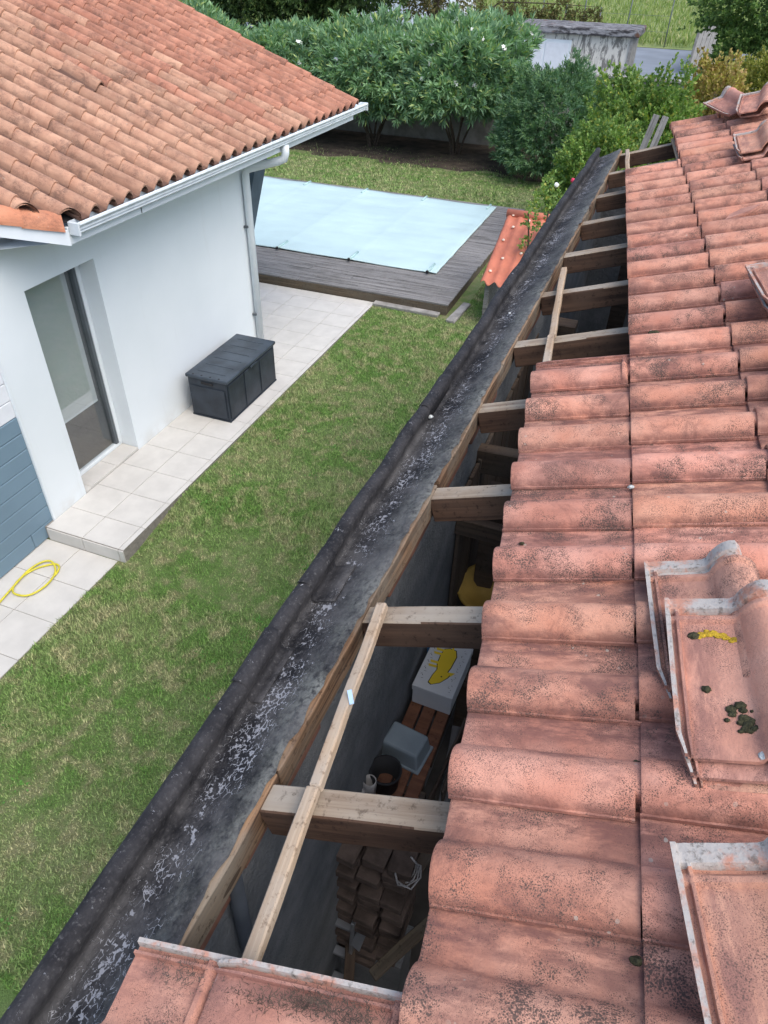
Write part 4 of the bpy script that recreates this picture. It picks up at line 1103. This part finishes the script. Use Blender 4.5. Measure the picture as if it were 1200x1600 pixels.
for k, (a, b, r, m_) in enumerate(((-.055, 1.32, .014, 'moss'), (-.045, .925, .010, 'moss'), (-.052, .545, .010, 'moss'), (-.045, 1.925, .010, 'lichen_w'), (.10, 3.36, .022, 'moss'), (.06, 3.07, .022, 'moss'), (.30, 3.63, .016, 'lichen_w'), (.315, 3.16, .022, 'moss'), (-.36, 1.66, .008, 'moss'), (-.16, 1.06, .007, 'lichen_w'))):
    o = clump('moss', rp(a, b, .018), r, m_, None, .45, 20 + k); bpy.context.view_layer.update(); op_(o)
def debris(name, a, b, n, s, parent, h):
    bm = bmesh.new()
    for k in range(n):
        p = rp(a + random.gauss(0, s), b + random.gauss(0, s * .35), h + random.uniform(0, .008)); d = (u * random.uniform(-1, 1) + v * random.uniform(-1, 1) + nn * random.uniform(-.1, .4)).normalized() * random.uniform(.005, .018)
        w_ = d.cross(nn).normalized() * .0007
        bm.faces.new([bm.verts.new(p - w_), bm.verts.new(p + w_), bm.verts.new(p + d)])
    o = from_bm(name, bm, 'rafter_dark', None); o['kind'] = 'stuff'; return op_(o)
for k, (a, b, n_) in enumerate(((-.60, .385, 420), (-.70, .375, 160), (-.52, .38, 300), (-.88, .385, 160), (-.2, 2.80, 300), (-.10, 2.81, 160), (.11, 1.18, 120), (.06, 1.0, 90))):
    o = debris('plant_litter', a, b, n_, .035, outb, .016)

# ------------------------------------------------------------------ things inside the roof space
shf = empty('slat_shelf', (-.48, 2.1, 1.74)); tag(shf, 'reddish wooden slat shelf along the wall under the rafters', 'shelf')
for k in range(3): box('slat', -.105 + k * .070, -.045 + k * .070, -.62, .34, .0, .018, M['slat'], shf, .003)
for y in (-.5, .2): box('bearer', -.12, .12, y, y + .04, -.05, -.002, 'rafter_dark', shf)
for y in (-.5, .2): box('leg', -.1, -.05, y, y + .04, -1.75, -.051, 'rafter_dark', shf)
car = empty('printed_carton', (-.475, 2.225, 1.7585), radians(-2)); tag(car, 'white carton printed with a yellow animal, standing on the slat shelf', 'carton')
CW, CL, CH = .10, .165, .135
box('carton_body', -CW, CW, -CL, CL, 0, CH, 'cardboard', car, .003)
box('carton_lid', -CW - .004, CW + .004, -CL - .004, CL + .004, CH - .035, CH + .003, 'cardboard', car, .003)
def flat_poly(name, pts, z, mat, parent, th=.0008):
    bm = bmesh.new(); bot = [bm.verts.new((x, y, z)) for x, y in pts]; top = [bm.verts.new((x, y, z + th)) for x, y in pts]
    bm.faces.new(top); n_ = len(pts)
    for i in range(n_): bm.faces.new((bot[i], bot[(i + 1) % n_], top[(i + 1) % n_], top[i]))
    return from_bm(name, bm, mat, parent)
zt = CH + .0032
sc_ = lambda P: [(x * 1.15 - .005, y * 1.12 + .005) for x, y in P]
body = sc_([(-.020, .088), (.0, .100), (.028, .098), (.040, .065), (.036, .0), (.030, -.032), (-.014, -.034), (-.024, .0), (-.026, .05)])
head = sc_([(.030, -.030), (.046, -.040), (.040, -.060), (.018, -.098), (-.012, -.120), (-.026, -.112), (-.022, -.070), (-.014, -.034)])
for P_, nm in ((body, 'print_body'), (head, 'print_head')):
    cxm = sum(x for x, y in P_) / len(P_); cym = sum(y for x, y in P_) / len(P_)
    flat_poly('print_outline', [(cxm + (x - cxm) * 1.12, cym + (y - cym) * 1.07) for x, y in P_], zt, 'ink', car)
    flat_poly(nm, P_, zt + .001, 'yellow', car)
flat_poly('print_ear', sc_([(.034, -.030), (.064, -.024), (.050, -.048)]), zt + .001, 'yellow', car)
flat_poly('print_tail', sc_([(.010, .098), (.004, .128), (.010, .130), (.020, .099)]), zt + .0005, 'yellow', car)
for (x, y) in ((-.026, -.020), (-.026, .004), (-.027, .056), (-.023, .080)):
    flat_poly('print_leg', sc_([(x + .004, y - .007), (x - .030, y - .009), (x - .034, y + .004), (x - .026, y + .004), (x + .004, y + .007)]), zt + .0005, 'yellow', car)
flat_poly('print_eye', sc_([(.012, -.062), (.018, -.062), (.018, -.068), (.012, -.068)]), zt + .002, 'ink', car)
for k in range(26):
    y = -.14 + k * .0108; x = .072 + .006 * sin(k * 1.7); a = k * 1.3
    if k % 6 == 5: continue
    flat_poly('print_stroke', [(x, y), (x + .009 * cos(a), y + .007 * sin(a)), (x + .009 * cos(a) + .0016, y + .007 * sin(a) + .001), (x + .0016, y + .001)], zt, 'ink', car)
for k in range(16):
    y = -.11 + k * .015; x = -.080 + .004 * sin(k * 2.1); a = k * 2.1
    flat_poly('print_stroke', [(x, y), (x + .011 * cos(a), y + .009 * sin(a)), (x + .011 * cos(a) + .002, y + .009 * sin(a) + .001), (x + .002, y + .001)], zt, 'ink', car)
tb = empty('upturned_tub', (-.52, 1.79, 1.7585), radians(-8)); tag(tb, 'upturned grey plastic tub on the slat shelf', 'tub')
bm = bmesh.new(); bbox(bm, -.105, .105, -.075, .075, 0, .105, .014, 3)
for q in bm.verts:
    k = 1 - .16 * q.co.z / .105; q.co.x *= k; q.co.y *= k
from_bm('shell', bm, 'tub', tb, False); box('rim', -.112, .112, -.082, .082, -.0005, .012, 'tub', tb, .003)
bk = lathe('black_bucket', [(.055, 0), (.07, .15), (.074, .15), (.074, .158), (.064, .158), (.052, .02), (.001, .02)], 'dark', None, (-.545, 1.60, 1.72), 20); tag(bk, 'small black bucket beside the grey tub', 'bucket')
jg = lathe('plastic_jug', [(.028, 0), (.032, .08), (.030, .10), (.026, .102), (.024, .01), (.001, .01)], 'jug', None, (-.59, 1.525, 1.78), 16); tag(jg, 'small translucent jug in front of the black bucket', 'jug')
tag(tube('white_elbow', [(-.66, 1.50, 1.83), (-.63, 1.50, 1.835), (-.605, 1.50, 1.82)], .016, 'jug', None, 10), 'pale plastic pipe elbow beside the translucent jug', 'pipe elbow')
bs = lathe('yellow_basin', [(.11, 0), (.17, .10), (.185, .10), (.185, .108), (.165, .108), (.105, .012), (.001, .012)], 'basin', None, (-.40, 2.93, 1.74), 28, (radians(12), radians(-6), 0)); tag(bs, 'amber yellow plastic basin in the roof space below the second rafter gap', 'basin')
tag(box('blue_tray', -.62, -.56, 2.36, 2.52, 1.74, 1.86, 'bluecap', None, .01), 'bright blue plastic container behind the printed carton', 'container')
for k, (x, y, z, r_) in enumerate(((-.34, 1.85, 1.70, 10), (-.30, 1.95, 1.66, 4))):
    o = board('bent_board', (x, y - .28, z), (x + .04, y + .22, z + .03), .012, .10, 'rafter_dark', None, (0, 0, 1), .02, .003, 8, k); tag(o, ['thin curved dark board standing on edge next to the shelf', 'second thin dark board standing right of the curved one'][k], 'board', 'boards on edge by the shelf')
bp = empty('brick_stack', (-.50, 1.31, 0)); tag(bp, 'tall stack of small dusty bricks against the inner wall', 'bricks')
bmx = bmesh.new(); bbox(bmx, -.05, .05, -.105, .105, -.025, .025, .004); bme = bpy.data.meshes.new('brick'); bmx.to_mesh(bme); bmx.free(); bme.materials.append(M['brick'])
for r in range(17):
    for c in range(2 if r > 14 else 3):
        o = bpy.data.objects.new('brick', bme); link(o, bp); o.location = (-.075 + c * .106 + random.uniform(-.012, .012), (r % 2) * .03 - r * .004 + .03 + random.uniform(-.02, .02), 1.74 - r * .054); o.rotation_euler = (0, 0, random.uniform(-.08, .08))
box('plinth', -.13, .20, -.08, .12, -.01, .84, 'block', bp)
bt = tube('cleaner_bottle', [(-.52, 1.335, 1.80), (-.45, 1.35, 1.80), (-.435, 1.352, 1.80), (-.42, 1.355, 1.80), (-.40, 1.36, 1.80)], [.03, .03, .016, .015, .015], 'bluecap', None, 12); tag(bt, 'blue bottle with a yellow label lying on the brick stack', 'bottle')
tube('bottle_label', [(-.50, 1.3395, 1.80), (-.468, 1.346, 1.80)], .0306, 'yellow', bt, 12, False)
tag(tube('grey_pipe', [(-.60, .62, 2.95), (-.60, .61, 2.5), (-.60, .60, 1.2), (-.60, .6, .0)], .022, 'pipe', None, 12), 'dark grey drainpipe running down inside the near end of the wall', 'pipe')
ld = empty('step_ladder', (-.58, 1.13, 0)); tag(ld, 'small aluminium step ladder deep in the dark roof space', 'ladder')
for x in (-.05, .05): board('rail', (x, .07, 1.25), (x, -.09, .0), .018, .03, 'alu', ld, (0, 1, 0))
for k in range(5): box('tread', -.04, .04, -.09 + k * .035, -.05 + k * .035, .2 + k * .24, .22 + k * .24, 'alu', ld, .003)
fo = board('foil_strip', (-.50, 1.15, 1.1), (-.46, 1.28, 1.28), .05, .008, 'alu', None, (0, 0, 1), .01, .001, 5, 3); tag(fo, 'crumpled strip of silvery film beside the step ladder', 'strip')
for k, (x, y, z, l_, an, m_) in enumerate(((-.30, 1.55, 1.62, .5, 75, 'rafter_dark'), (-.26, 1.70, 1.58, .6, 98, 'deck'), (-.33, 2.5, 1.66, .55, 84, 'slat'), (-.36, 1.20, 1.35, .5, 60, 'deck_side'), (-.42, 1.05, .95, .45, 110, 'rafter_dark'))):
    d_ = Vector((cos(radians(an)), sin(radians(an)), .08)); o = board('timber_offcut', (x, y - .2, z), Vector((x, y - .2, z)) + d_ * l_, .05, .025, m_, None, (0, 0, 1), .006, .003, 6, k + 70)
    tag(o, ['dark timber offcut lying right of the slat shelf', 'grey timber offcut beside the dark one right of the shelf', 'reddish timber offcut leaning past the printed carton', 'brownish timber offcut across the right of the brick stack', 'dark timber offcut low down in front of the bricks'][k], 'timber', 'timber offcuts in the roof space')
cb = []
for k in range(50): cb.append((-.37 + .05 * cos(k * .55) + .0012 * k, 1.36 + .06 * sin(k * .55) - .002 * k, 1.60 + .004 * k * (1 if k % 2 else .8)))
tag(tube('loose_cable', cb, .004, 'jug', None, 6), 'pale loose cable tangled right of the brick stack', 'cable')
# posts, joists and stored timber further back
for k, (x, y, z0, z1, w_) in enumerate(((-.52, 2.98, .0, 2.45, .11), (-.45, 4.2, 0, 2.9, .12), (-.2, 5.5, 0, 2.9, .12), (.15, 3.6, 0, 2.9, .12))):
    op_(box('timber_post', x, x + w_, y, y + w_, z0, z1, 'rafter_dark', None, .005))
op_(board('tie_beam', (-.60, 3.02, 2.62), (2.5, 3.25, 2.62), .08, .14, 'rafter_dark', None, (0, 0, 1), .004, .004, 6, 3))
op_(board('tie_beam', (-.60, 2.70, 2.42), (.6, 2.82, 2.30), .05, .10, 'rafter_dark', None, (0, 0, 1), .004, .004, 6, 4))
for k in range(12):
    op_(board('wall_plank', (-.585 + .0, 2.75 + k * .145, 0.2), (-.575, 2.75 + k * .145, 2.62 + .01 * k), .02, .135, 'rafter_dark', None, (0, 1, 0), .004, .003, 4, k))
tp = board('tape_scrap', rp(-.778, 1.125, -.033), rp(-.764, 1.09, -.048), .013, .002, 'tape', None, nn, .003, 0, 3, 1); op_(tp)
cl = clump('pale_pebble', fas(2.62) + Vector((-.205, 0, -.058)), .014, 'lichen_w', None, .7, 44); tag(cl, 'pale pebble lying in the black gutter', 'pebble')
c2 = clump('white_chip', fas(3.75) + Vector((-.13, 0, -.04)), .008, 'lichen_w', None, .6, 45); tag(c2, 'tiny white chip in the gutter further along', 'chip')
